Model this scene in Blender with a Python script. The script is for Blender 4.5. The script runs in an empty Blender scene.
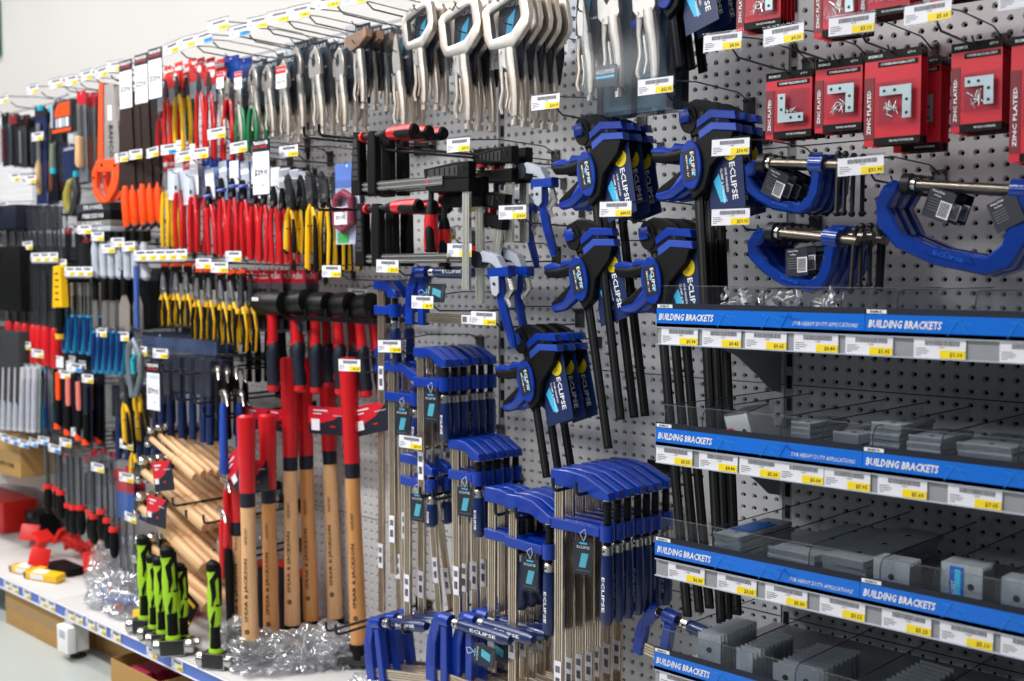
import bpy, math, random
from mathutils import Vector, Matrix
random.seed(7)
R = math.radians
COL = bpy.context.scene.collection
# ------------------------------------------------------------------ camera geometry (world: wall face Y=0, aisle at negative Y, floor Z=0)
F = 1135.0; P = 2.3; CH = 1.41; AL = math.atan2(1167, 1135); PITCH = math.atan2(67.5, 1135)
fw = Vector((-math.cos(AL) * math.cos(PITCH), math.sin(AL) * math.cos(PITCH), -math.sin(PITCH)))
rt = Vector((math.sin(AL), math.cos(AL), 0))
up = rt.cross(fw)
CAM = Vector((0, -P, CH))
def at(px, py, d):
    """world point seen at photo position (px,py) lying d metres in front of the display wall"""
    r = fw * F + rt * (px - 512) + up * (340.5 - py)
    t = (-d - CAM.y) / r.y
    return CAM + r * t
def pxm(px, d):
    return (px + 655) * 0.697 / (P - d)
def onz(px, py, z):
    r = fw * F + rt * (px - 512) + up * (340.5 - py)
    return CAM + r * ((z - CAM.z) / r.z)
# ------------------------------------------------------------------ materials
MT = {}
def lin(c):
    return tuple(((v / 255) / 12.92 if v / 255 <= .04045 else ((v / 255 + .055) / 1.055) ** 2.4) for v in c)
def mat(name, col, rough=.5, metal=0., var=.12, scale=30., bump=0., coat=0., emis=0., spec=.5):
    if name in MT: return MT[name]
    m = bpy.data.materials.new(name); m.use_nodes = True; nt = m.node_tree; n = nt.nodes; l = nt.links
    b = n['Principled BSDF']; c = lin(col)
    b.inputs['Roughness'].default_value = rough; b.inputs['Metallic'].default_value = metal
    b.inputs['Coat Weight'].default_value = coat; b.inputs['Specular IOR Level'].default_value = spec
    tc = n.new('ShaderNodeTexCoord'); nz = n.new('ShaderNodeTexNoise'); nz.inputs['Scale'].default_value = scale
    nz.inputs['Detail'].default_value = 4
    l.new(tc.outputs['Object'], nz.inputs['Vector'])
    mx = n.new('ShaderNodeMix'); mx.data_type = 'RGBA'
    mx.inputs[6].default_value = (*[v * (1 - var) for v in c], 1); mx.inputs[7].default_value = (*[min(1, v * (1 + var)) for v in c], 1)
    l.new(nz.outputs['Fac'], mx.inputs[0]); l.new(mx.outputs[2], b.inputs['Base Color'])
    if bump:
        bp = n.new('ShaderNodeBump'); bp.inputs['Strength'].default_value = bump; bp.inputs['Distance'].default_value = .004
        l.new(nz.outputs['Fac'], bp.inputs['Height']); l.new(bp.outputs[0], b.inputs['Normal'])
    if emis:
        b.inputs['Emission Color'].default_value = (*c, 1); b.inputs['Emission Strength'].default_value = emis
    MT[name] = m; return m
def clear(name, tint=(225, 232, 240), gl=.12, rough=.12, bump=0., scale=20., dens=.08):
    """thin clear plastic film: mostly transparent, a fresnel-driven gloss on top"""
    if name in MT: return MT[name]
    m = bpy.data.materials.new(name); m.use_nodes = True; nt = m.node_tree; n = nt.nodes; l = nt.links
    n.remove(n['Principled BSDF']); out = n['Material Output']
    tr = n.new('ShaderNodeBsdfTransparent'); tr.inputs[0].default_value = (*lin(tint), 1)
    gs = n.new('ShaderNodeBsdfGlossy'); gs.inputs['Roughness'].default_value = rough
    df = n.new('ShaderNodeBsdfDiffuse'); df.inputs[0].default_value = (*lin((235, 238, 242)), 1)
    fr = n.new('ShaderNodeLayerWeight'); pw = n.new('ShaderNodeMath'); pw.operation = 'POWER'; pw.inputs[1].default_value = 4
    l.new(fr.outputs['Facing'], pw.inputs[0]); ml = n.new('ShaderNodeMath'); ml.operation = 'MULTIPLY'; ml.inputs[1].default_value = .6; l.new(pw.outputs[0], ml.inputs[0])
    ad = n.new('ShaderNodeMath'); ad.operation = 'ADD'; ad.inputs[1].default_value = gl; ad.use_clamp = True
    l.new(ml.outputs[0], ad.inputs[0])
    m1 = n.new('ShaderNodeMixShader'); m1.inputs[0].default_value = dens; l.new(tr.outputs[0], m1.inputs[1]); l.new(df.outputs[0], m1.inputs[2])
    m2 = n.new('ShaderNodeMixShader'); l.new(ad.outputs[0], m2.inputs[0]); l.new(m1.outputs[0], m2.inputs[1]); l.new(gs.outputs[0], m2.inputs[2])
    if bump:
        tc = n.new('ShaderNodeTexCoord'); nz = n.new('ShaderNodeTexNoise'); nz.inputs['Scale'].default_value = scale; nz.inputs['Detail'].default_value = 3
        l.new(tc.outputs['Object'], nz.inputs['Vector']); bp = n.new('ShaderNodeBump'); bp.inputs['Strength'].default_value = bump; bp.inputs['Distance'].default_value = .02
        l.new(nz.outputs['Fac'], bp.inputs['Height']); l.new(bp.outputs[0], gs.inputs['Normal']); l.new(bp.outputs[0], fr.inputs['Normal'])
    l.new(m2.outputs[0], out.inputs[0]); MT[name] = m; return m
PEG = mat('pegboard grey', (208, 208, 210), .42, .0, .05, 6)
STEEL = mat('shelf steel grey', (160, 161, 164), .4, .1, .05, 8)
DARKSTEEL = mat('dark steel', (34, 34, 36), .45, .3)
SLOT = mat('slot dark', (12, 12, 13), .9)
CHROME = mat('bright steel', (200, 198, 194), .25, .95, .12, 60)
ZINC = mat('zinc wire', (84, 84, 86), .35, .8)
NICKEL = mat('satin nickel', (212, 200, 188), .34, .82, .15, 70)
BARST = mat('drawn steel bar', (218, 202, 184), .24, .85, .25, 25)
YZINC = mat('yellow zinc bar', (236, 236, 224), .25, .7, .1, 20)
GALV = mat('galvanised plate', (176, 184, 190), .38, .45, .3, 90)
BLK = mat('black plastic', (6, 6, 7), .52, spec=.2)
RUB = mat('black rubber', (13, 14, 15), .42, 0, .15, 50, spec=.35)
BLKG = mat('black gloss', (14, 14, 16), .22, 0, .1, 30, 0, .3)
CHAR = mat('charcoal', (44, 46, 50), .5)
NAVY = mat('navy card', (10, 34, 84), .4)
DNAVY = mat('deep navy', (14, 20, 38), .45)
BLUE = mat('enamel blue', (0, 50, 152), .3, 0, .12, 40, 0, .2)
GBLUE = mat('hammered blue', (4, 52, 142), .22, 0, .15, 60, 0, .5)
HBLUE = mat('handle blue', (10, 36, 92), .3, 0, .1, 40, 0, .4)
SKY = mat('sky blue print', (60, 190, 235), .45)
MIDB = mat('header blue', (10, 108, 214), .3, 0, .1, 3.)
MIDB2 = mat('header deep blue', (16, 96, 190), .3, 0, .1, 3.)
WHITE = mat('white', (238, 238, 240), .5, 0, .03)
PAPER = mat('ticket paper', (232, 230, 238), .5, 0, .02)
LILAC = mat('print blue', (92, 124, 200), .4, 0, .05)
GREYP = mat('print grey', (105, 105, 112), .6)
INK = mat('print ink', (28, 28, 32), .6)
YEL = mat('ticket yellow', (246, 216, 20), .45, 0, .03)
TYEL = mat('tool yellow', (238, 186, 16), .4, 0, .08)
CYT = mat('ticket blue', (40, 150, 225), .45)
RED = mat('tool red', (205, 20, 30), .33, 0, .1, 30, 0, .3)
PRED = mat('pack red', (206, 22, 44), .35, 0, .06)
BRED = mat('bright red', (226, 34, 28), .4, 0, .08)
DRED = mat('deep red', (120, 16, 30), .45)
ORG = mat('tool orange', (250, 78, 10), .38, 0, .08)
GRN = mat('lime green', (160, 210, 16), .4, 0, .06)
DGRN = mat('grip green', (16, 110, 66), .4)
LGRN = mat('pack green', (70, 180, 90), .45)
TEAL = mat('teal handle', (22, 130, 178), .4)
OLIV = mat('olive yellow', (150, 138, 60), .5)
WOODL = mat('light grip wood', (222, 176, 124), .45, 0, .12, 14)
CARD = mat('cardboard', (176, 136, 78), .75, 0, .1, 20)
CARDT = mat('box tape', (156, 122, 72), .35, 0, .05)
BLADE = mat('saw blade steel', (168, 162, 158), .35, .7, .15, 18)
DBLADE = mat('dark saw blade', (52, 34, 30), .4, .4, .3, 30)
LGREY = mat('light grey plastic', (178, 184, 196), .4)
CLR = clear('clear blister', (238, 242, 246), .02, .1, dens=.012)
CLR2 = clear('clear acrylic', (238, 241, 244), .02, .06, dens=.012)
FILM = clear('clear bag film', (248, 249, 252), .26, .16, .35, 30, .14)
SLEEVE = clear('clear sleeve', (226, 230, 236), .07, .15, dens=.02)
def wood(name, c1, c2, sc=1.):
    m = mat(name, c1, .42); nt = m.node_tree; n = nt.nodes; l = nt.links
    mx = [k for k in n if k.bl_idname == 'ShaderNodeMix'][0]; nz = [k for k in n if k.bl_idname == 'ShaderNodeTexNoise'][0]
    mp = n.new('ShaderNodeMapping'); mp.inputs['Scale'].default_value = (14 * sc, 14 * sc, .9 * sc)
    tc = [k for k in n if k.bl_idname == 'ShaderNodeTexCoord'][0]
    l.new(tc.outputs['Object'], mp.inputs[0]); l.new(mp.outputs[0], nz.inputs['Vector']); nz.inputs['Scale'].default_value = 9
    mx.inputs[6].default_value = (*lin(c1), 1); mx.inputs[7].default_value = (*lin(c2), 1)
    return m
HICK = wood('hickory', (240, 194, 146), (216, 158, 104))
HICK2 = wood('dark hickory', (222, 164, 104), (190, 122, 64))
BEECH = wood('varnished beech', (240, 200, 154), (216, 166, 112))
# ------------------------------------------------------------------ mesh builder
TXT = {}
def text_geo(s, bold=0., shear=0.):
    k = (s, bold, shear)
    if k in TXT: return TXT[k]
    cu = bpy.data.curves.new('lettering', 'FONT'); cu.body = s; cu.size = 1; cu.resolution_u = 1; cu.offset = bold; cu.shear = shear
    cu.align_x = 'CENTER'; cu.align_y = 'CENTER'; cu.fill_mode = 'FRONT'
    ob = bpy.data.objects.new('lettering', cu); me = bpy.data.meshes.new_from_object(ob)
    vs = [v.co.copy() for v in me.vertices]; fs = [tuple(p.vertices) for p in me.polygons]
    x0 = min(v.x for v in vs); x1 = max(v.x for v in vs); y0 = min(v.y for v in vs); y1 = max(v.y for v in vs)
    vs = [Vector(((v.x - (x0 + x1) / 2), (v.y - (y0 + y1) / 2), 0)) for v in vs]
    bpy.data.objects.remove(ob); bpy.data.curves.remove(cu); bpy.data.meshes.remove(me)
    TXT[k] = (vs, fs, x1 - x0, y1 - y0); return TXT[k]
class MB:
    DT = Matrix.Identity(4)
    def __init__(s): s.v = []; s.f = []; s.m = []; s.ms = []; s.T = MB.DT.copy()
    def mi(s, m):
        if m not in s.ms: s.ms.append(m)
        return s.ms.index(m)
    def add(s, vs, fs, m):
        o = len(s.v); i = s.mi(m); T = s.T
        s.v += [T @ Vector(v) for v in vs]
        for f in fs: s.f.append(tuple(o + k for k in f)); s.m.append(i)
    def box(s, c, d, m, M=None):
        x, y, z = [k / 2 for k in d]; vs = [Vector((a * x, b * y, e * z)) for a in (-1, 1) for b in (-1, 1) for e in (-1, 1)]
        if M: vs = [M @ v for v in vs]
        c = Vector(c); vs = [v + c for v in vs]
        s.add(vs, [(0, 1, 3, 2), (4, 6, 7, 5), (0, 4, 5, 1), (2, 3, 7, 6), (0, 2, 6, 4), (1, 5, 7, 3)], m); return s
    def prism(s, pts, y0, y1, m, ins=0.):
        """outline (x,z) extruded along y; ins chamfers the front face"""
        n = len(pts); A = sum(pts[i][0] * pts[(i + 1) % n][1] - pts[(i + 1) % n][0] * pts[i][1] for i in range(n))
        if A < 0: pts = pts[::-1]
        rings = []
        def inset(t):
            r = []
            for i in range(n):
                p = Vector(pts[i]); a = Vector(pts[i - 1]); b = Vector(pts[(i + 1) % n])
                e1 = (p - a); e2 = (b - p)
                if e1.length < 1e-9 or e2.length < 1e-9: r.append(p); continue
                e1.normalize(); e2.normalize(); nn = Vector((-e1.y - e2.y, e1.x + e2.x))
                if nn.length > 1e-6: nn.normalize()
                r.append(p + nn * t)
            return r
        if ins: lv = [(y0, ins), (y0 + ins, 0), (y1 - ins, 0), (y1, ins)]
        else: lv = [(y0, 0), (y1, 0)]
        vs = []
        for y, t in lv:
            pp = inset(t) if t else [Vector(p) for p in pts]
            vs += [(p.x, y, p.y) for p in pp]
        fs = [tuple(range(n))]; k = len(lv)
        for j in range(k - 1):
            for i in range(n):
                a = j * n + i; b = j * n + (i + 1) % n; fs.append((a, a + n, b + n, b))
        fs.append(tuple(range((k - 1) * n, k * n))[::-1]); s.add(vs, fs, m); return s
    def tube(s, pts, r, m, n=8, sq=1., cap=True, up=None):
        """swept tube through pts, r a number or list; sq flattens the section"""
        pts = [Vector(p) for p in pts]; k = len(pts); rs = r if isinstance(r, (list, tuple)) else [r] * k
        vs = []; pr = None
        for i in range(k):
            t = (pts[min(i + 1, k - 1)] - pts[max(i - 1, 0)]); t = t.normalized() if t.length > 1e-9 else Vector((0, 0, 1))
            if pr is None:
                u = Vector(up) if up else (Vector((0, 1, 0)) if abs(t.y) < .9 else Vector((1, 0, 0)))
            else: u = pr
            u = (u - t * u.dot(t)); u.normalize(); w = t.cross(u); pr = u
            for j in range(n):
                a = 2 * math.pi * (j + .5) / n; vs.append(pts[i] + u * math.cos(a) * rs[i] * sq + w * math.sin(a) * rs[i])
        fs = []
        for i in range(k - 1):
            for j in range(n):
                a = i * n + j; b = i * n + (j + 1) % n; fs.append((a, b, b + n, a + n))
        if cap: fs.append(tuple(range(n))[::-1]); fs.append(tuple(range((k - 1) * n, k * n)))
        s.add(vs, fs, m); return s
    def ring(s, o, i, y0, y1, m, n=40):
        def hit(poly, a):
            d = Vector((math.cos(a), math.sin(a))); best = 0
            for k in range(len(poly)):
                p = Vector(poly[k]); e = Vector(poly[(k + 1) % len(poly)]) - p; den = d.x * e.y - d.y * e.x
                if abs(den) < 1e-9: continue
                t = (p.x * e.y - p.y * e.x) / den; u = (p.x * d.y - p.y * d.x) / den
                if t > 0 and -1e-6 <= u <= 1 + 1e-6: best = max(best, t)
            return d * best
        A = [hit(o, 2 * math.pi * k / n) for k in range(n)]; B = [hit(i, 2 * math.pi * k / n) for k in range(n)]; c = .12
        L = [([p for p in B], y0 + .001), ([b + (a - b) * c for a, b in zip(A, B)], y0), ([a + (b - a) * c for a, b in zip(A, B)], y0), (A, y0 + .001), (A, y1), (B, y1)]
        vs = [(p.x, y, p.y) for P_, y in L for p in P_]; k = len(L)
        s.add(vs, [(r * n + j, r * n + (j + 1) % n, ((r + 1) % k) * n + (j + 1) % n, ((r + 1) % k) * n + j) for r in range(k) for j in range(n)], m); return s
    def cyl(s, a, b, r, m, n=12, r2=None): return s.tube([a, b], [r, r if r2 is None else r2], m, n)
    def ell(s, c, rx, ry, rz, m, n=10, k=6):
        c = Vector(c); vs = []
        for i in range(k + 1):
            t = math.pi * i / k
            for j in range(n):
                a = 2 * math.pi * j / n; vs.append(c + Vector((rx * math.sin(t) * math.cos(a), ry * math.sin(t) * math.sin(a), rz * math.cos(t))))
        fs = [(i * n + j, (i + 1) * n + j, (i + 1) * n + (j + 1) % n, i * n + (j + 1) % n) for i in range(k) for j in range(n)]
        s.add(vs, fs, m); return s
    def text(s, t, h, c, m, rot=0., w=None, bold=.012, shear=0., tilt=None):
        """flat lettering facing -y at c; h cap height, rot turns it in the face plane"""
        vs, fs, tw, th = text_geo(t, bold, shear); k = h / th; kx = k if w is None else w / tw
        ca, sa = math.cos(rot), math.sin(rot); out = []
        for v in vs:
            x = v.x * kx; z = v.y * k; q = Vector((x * ca - z * sa, 0, x * sa + z * ca))
            if tilt: q = tilt @ q
            out.append(q + Vector(c))
        s.add(out, fs, m); return s
    def quad(s, a, b, c, d, m): s.add([a, b, c, d], [(0, 1, 2, 3)], m); return s
    def mesh(s, name, smooth=True, bev=0., angle=35):
        me = bpy.data.meshes.new(name); me.from_pydata([tuple(v) for v in s.v], [], s.f)
        for m in s.ms: me.materials.append(m)
        me.polygons.foreach_set('material_index', s.m)
        if bev:
            import bmesh
            bm = bmesh.new(); bm.from_mesh(me)
            es = [e for e in bm.edges if len(e.link_faces) == 2 and e.calc_face_angle(0) > R(50)]
            bmesh.ops.bevel(bm, geom=es, offset=bev, segments=2, affect='EDGES', clamp_overlap=True, profile=.6)
            bm.to_mesh(me); bm.free()
        if smooth:
            me.polygons.foreach_set('use_smooth', [True] * len(me.polygons)); me.set_sharp_from_angle(angle=R(angle))
        me.update(); return me
    def build(s, name, parent=None, bev=0., loc=None, smooth=True, mesh=None):
        o = bpy.data.objects.new(name, mesh or s.mesh(name, smooth, bev)); COL.objects.link(o)
        if parent: o.parent = parent
        if loc is not None: o.location = loc
        return o
def link(name, me, parent=None, loc=(0, 0, 0), label=None):
    o = bpy.data.objects.new(name, me); COL.objects.link(o); o.parent = parent; o.location = loc
    if label: o['label'] = label
    return o
def tag(o, label, cat, group=None, kind=None):
    if label: o['label'] = label
    if cat: o['category'] = cat
    if group: o['group'] = group
    if kind: o['kind'] = kind
    return o
def struct(o): o['kind'] = 'structure'; return o
def empty(name, loc=(0, 0, 0)):
    o = bpy.data.objects.new(name, None); o.empty_display_size = .02; COL.objects.link(o); o.location = loc; return o
def kids(o):
    return KID.get(o, None) or [c for c in o.children]
KID = {}
def copy_tree(o, parent=None):
    c = o.copy(); COL.objects.link(c); c.parent = parent
    for ch in list(o.children): copy_tree(ch, c)
    return c
USED = set()
ORD = ['first', 'second', 'third', 'fourth', 'fifth', 'sixth', 'seventh', 'eighth', 'ninth', 'tenth', 'eleventh', 'twelfth', 'thirteenth', 'fourteenth']
def place(proto, loc, label, cat, group=None, sc=1., rz=0., ry=0., rx=0.):
    o = proto if proto not in USED else copy_tree(proto)
    USED.add(proto); o.location = loc; o.rotation_euler = (R(rx), R(ry), R(rz)); o.scale = (sc, sc, sc)
    return tag(o, label, cat, group)
def sdiag(x, y, z): return Matrix.Diagonal((x, y, z, 1))
def span(proto, Ln, a, b, label, cat, group=None, roll=0.):
    """lay a thing so its -z axis runs from world point a to b"""
    v = Vector(b) - Vector(a); z = -v.normalized(); y = Vector((0, 1, 0)); y = (y - z * y.dot(z)).normalized(); x = y.cross(z)
    M = Matrix((x, y, z)).transposed() @ Matrix.Rotation(R(roll), 3, 'Z'); k = v.length / Ln
    o = place(proto, a, label, cat, group, k); o.rotation_euler = M.to_euler(); return o
PEGGED = []
def peg(p, d, lab):
    if any((p - q).length < .035 for q in PEGGED): return
    PEGGED.append(p.copy()); q = MB(); q.tube([(0, -.003, 0), (0, -d * .6, -.001), (0, -d - .012, .002), (0, -d - .022, .012)], .0018, ZINC, 6); q.box((0, -.003, -.012), (.02, .004, .03), ZINC)
    o = q.build('wire_hook', None, loc=(p.x, 0, p.z)); lb = ' '.join(('wire hook for ' + lab.replace(', {o}', '').replace('{o}', '')).split()[:16]).strip(', '); tag(o, lb, 'hook', lb)
def row(proto, px, py, d, n, step, label, cat, group=None, hpx=None, H=None, ry=0., rz=0., jit=1., dx=0., dz=0., pegd=True):
    """n copies strung one behind the other; the front one has its top at photo position (px,py)"""
    p = at(px, py, d); sc = 1. if hpx is None else hpx / pxm(px, d) / H
    if pegd: peg(Vector((p.x, 0, p.z - .006)), d, label)
    for i in range(n):
        where = 'hanging alone' if n == 1 else (ORD[i] + ' from the front')
        q = Vector((p.x + dx * i, -(d - step * i), p.z + dz * i))
        place(proto, q, label.replace(' {o}', '').strip(' ,') if n == 1 else label.replace('{o}', where), cat, group if n > 1 else group, sc, rz + random.uniform(-2, 2) * jit, ry + random.uniform(-1.2, 1.2) * jit)
# ------------------------------------------------------------------ the room and the display wall
BAYX = -1.352; BW = .926
m = MB(); m.box((-6, -3.5, -.03), (24, 14, .06), mat('pale vinyl floor', (176, 182, 178), .35, 0, .06, 2)); struct(m.build('floor'))
m = MB(); m.box((-6, .62, 2.6), (24, .1, 5.2), mat('white painted wall', (226, 223, 220), .8, 0, .03, 2)); struct(m.build('wall_back'))
PWD = BW - .024; NC = 30; PH = PWD / NC; PV = .5415 / 19
def peg_mesh(rows):
    vs = []; fs = []; ms = []
    oc = [(math.cos(math.pi * k / 4 + math.pi / 4), math.sin(math.pi * k / 4 + math.pi / 4)) for k in range(8)]
    sq = [(1, 1), (0, 1), (-1, 1), (-1, 0), (-1, -1), (0, -1), (1, -1), (1, 0)]
    for i in range(NC):
        for j in range(rows):
            cx = (i + .5) * PH; cz = (j + .5) * PV; o = len(vs)
            for a, b in sq: vs.append((cx + a * PH / 2, 0, cz + b * PV / 2))
            for r, y in ((.0072, 0), (.005, .003), (.0038, .006)):
                for a, b in oc: vs.append((cx + a * r, y, cz + b * r))
            for lv in range(3):
                for k in range(8):
                    a = o + lv * 8 + k; b = o + lv * 8 + (k + 1) % 8; fs.append((a, a + 8, b + 8, b))
    me = bpy.data.meshes.new('peg_panel'); me.from_pydata(vs, [], fs)
    o = len(vs); me.materials.append(PEG); me.materials.append(SLOT)
    me.update(); return me
pm19 = peg_mesh(19); pm17 = peg_mesh(17)
zs = [(.071, pm19, 19), (.6125, pm19, 19), (1.154, pm19, 19), (1.6955, pm17, 17)]
k = 0
frame_up = MB(); frame_up.box((0, .028, 1.09), (.05, .05, 2.18), STEEL)
for j in range(43): frame_up.box((0, .0022, .06 + .05 * j), (.012, .003, .03), SLOT)
upm = frame_up.mesh('gondola_upright')
for b in range(-1, 7):
    x0 = BAYX - b * BW
    t = empty('pegboard_bay', (x0, 0, 0))
    tag(t, 'grey pegboard bay, ' + ['rightmost, behind the bracket shelves', 'behind the long blue trigger clamps', 'behind the steel bar clamps and sledge hammers', 'behind the black mallets and yellow pliers', 'behind the saws and wooden hammers', 'behind the files and chisels far left', 'beyond the far left shelf with the cardboard box', 'farthest left in the frame'][b + 1], 'display wall')
    for z, me, rows in zs:
        link('peg_panel', me, t, (.012, 0, z))
        q = MB(); q.box((BW / 2, .0125, z + rows * PV / 2), (PWD, .009, rows * PV - .002), SLOT)
        q.box((BW / 2, .002, z + .0004), (PWD, .006, .002), DARKSTEEL); q.build('panel_seam', t)
    link('upright', upm, t)
    q = MB(); q.box((BW / 2, .02, 2.187), (BW, .03, .012), STEEL); q.build('top_rail', t)
# ------------------------------------------------------------------ tickets and hooks
TK = {}
def ticket(price, colr='y', w=.088, h=.033):
    k = (price, colr, w)
    if k in TK: return TK[k]
    q = MB(); q.box((0, 0, 0), (w, .0008, h), PAPER)
    q.box((w * .25, -.0007, -h * .27), (w * .48, .0006, h * .4), YEL if colr == 'y' else CYT)
    random.seed(hash(price) % 1000 if False else sum(map(ord, price)))
    x = -w * .28
    while x < w * .36:
        b = random.choice((.0009, .0016, .0024)); q.box((x + b / 2, -.0006, h * .27), (b, .0004, h * .24), GREYP); x += b + .0009
    for i, ww in enumerate((.2, .26, .22, .1)):
        q.box((-w * .46 + w * ww / 2, -.0006, -h * (.02 + .11 * i)), (w * ww, .0004, h * .035), GREYP)
    q.text('1%03d' % (sum(map(ord, price)) * 7 % 1000), h * .11, (w * .05, -.0008, h * .07), GREYP)
    q.text(price, h * .25, (w * .32, -.0012, -h * .29), INK, bold=.02)
    TK[k] = q.mesh('ticket', False); return TK[k]
hold = MB(); hold.quad((-.046, .001, -.02), (.046, .001, -.02), (.046, .001, .02), (-.046, .001, .02), CLR); hold.box((0, -.001, .0195), (.092, .005, .002), CLR2); holdm = hold.mesh('ticket_holder', False)
rodcache = {}
def hook(px, py, d, price, colr='y', where='', prod=True, tw=1., metal=ZINC, drop=.035, plen=None):
    p = at(px, py, d); t = empty('display_hook', (p.x, 0, p.z + .012))
    tag(t, where, 'hook')
    L = d; q = MB()
    q.tube([(0.0, -.004, -.005), (0, -.02, .002), (0, -.05, .012), (0, -L * .6, .016), (0, -L + .004, .004)], .0017, metal, 6); q.build('ticket_arm', t)
    if prod:
        q = MB(); pl = plen or L - .035
        q.tube([(0, -.004, -drop), (0, -pl * .5, -drop - .002), (0, -pl + .02, -drop + .002), (0, -pl, -drop + .016)], .0023, metal, 8)
        q.ell((0, -pl, -drop + .017), .003, .003, .003, metal); q.build('product_rod', t)
        q = MB(); q.box((0, -.003, -.02), (.03, .004, .05), metal); q.tube([(-.012, -.006, -.006), (-.012, -.012, -.002), (-.012, .004, .003)], .002, metal, 6); q.tube([(.012, -.006, -.006), (.012, -.012, -.002), (.012, .004, .003)], .002, metal, 6)
        q.build('hook_plate', t, .001)
    h = link('ticket_holder', holdm, t, (0, -L - .002, -.01)); h.scale = (tw, 1, 1)
    h.rotation_euler = (0, R(random.uniform(-2, 2)), R(random.uniform(-5, 5)))
    link('ticket', ticket(price, colr), h)
    return t
prongm = {}
def heavy_hook(px, py, d, sep=.07, label='', n=2):
    """black double pronged hook; (px,py) is the tip of its left prong"""
    p = at(px, py, d); t = empty('double_prong_hook', (p.x, 0, p.z))
    tag(t, label, 'hook')
    for i in range(n):
        x = i * sep; q = MB()
        q.tube([(x, -.004, -.022), (x, -d + .012, -.026), (x, -d + .003, -.022), (x, -d, -.012), (x, -d, .004)], .0042, BLKG, 8); q.build('prong', t)
    q = MB(); q.box((sep * (n - 1) / 2, -.004, -.022), (sep * (n - 1) + .03, .005, .05), BLKG); q.build('back_plate', t, .0015)
    return t
# ------------------------------------------------------------------ bracket shelves on the right
SH = [(1.35, 1), (1.111, 2), (.880, 3), (.651, 4)]
SD = .465
NM = {1: 'topmost', 2: 'second from the top', 3: 'third from the top', 4: 'lowest in view'}
prices = {1: [(679, '$0.34'), (721, '$0.43'), (765, '$0.65'), (815, '$0.80'), (868, '$1.05'), (938.5, '$1.10'), (1027, '$1.90')],
          2: [(674.8, '$3.55'), (719, '$4.80'), (760.7, '$5.30'), (803, '$3.00'), (848.6, '$5.95'), (904, '$5.60'), (977, '$7.05')],
          3: [(688, '$6.30'), (739, '$3.05'), (789, '$3.30'), (846, '$3.55'), (911, '$5.25'), (972, '$5.10'), (1036, '$6.20')],
          4: [(680, '$2.30'), (730, '$2.75'), (790, '$4.10')]}
divs = {1: [763, 840, 896, 974], 2: [666, 703, 782, 824, 874, 943, 1020], 3: [716, 768, 812, 884, 938, 1000], 4: [672, 735, 800, 860, 930, 1000]}
SX0 = -1.377; SX1 = -.452; SW = SX1 - SX0; SC = (SX0 + SX1) / 2
header = {}
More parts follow.
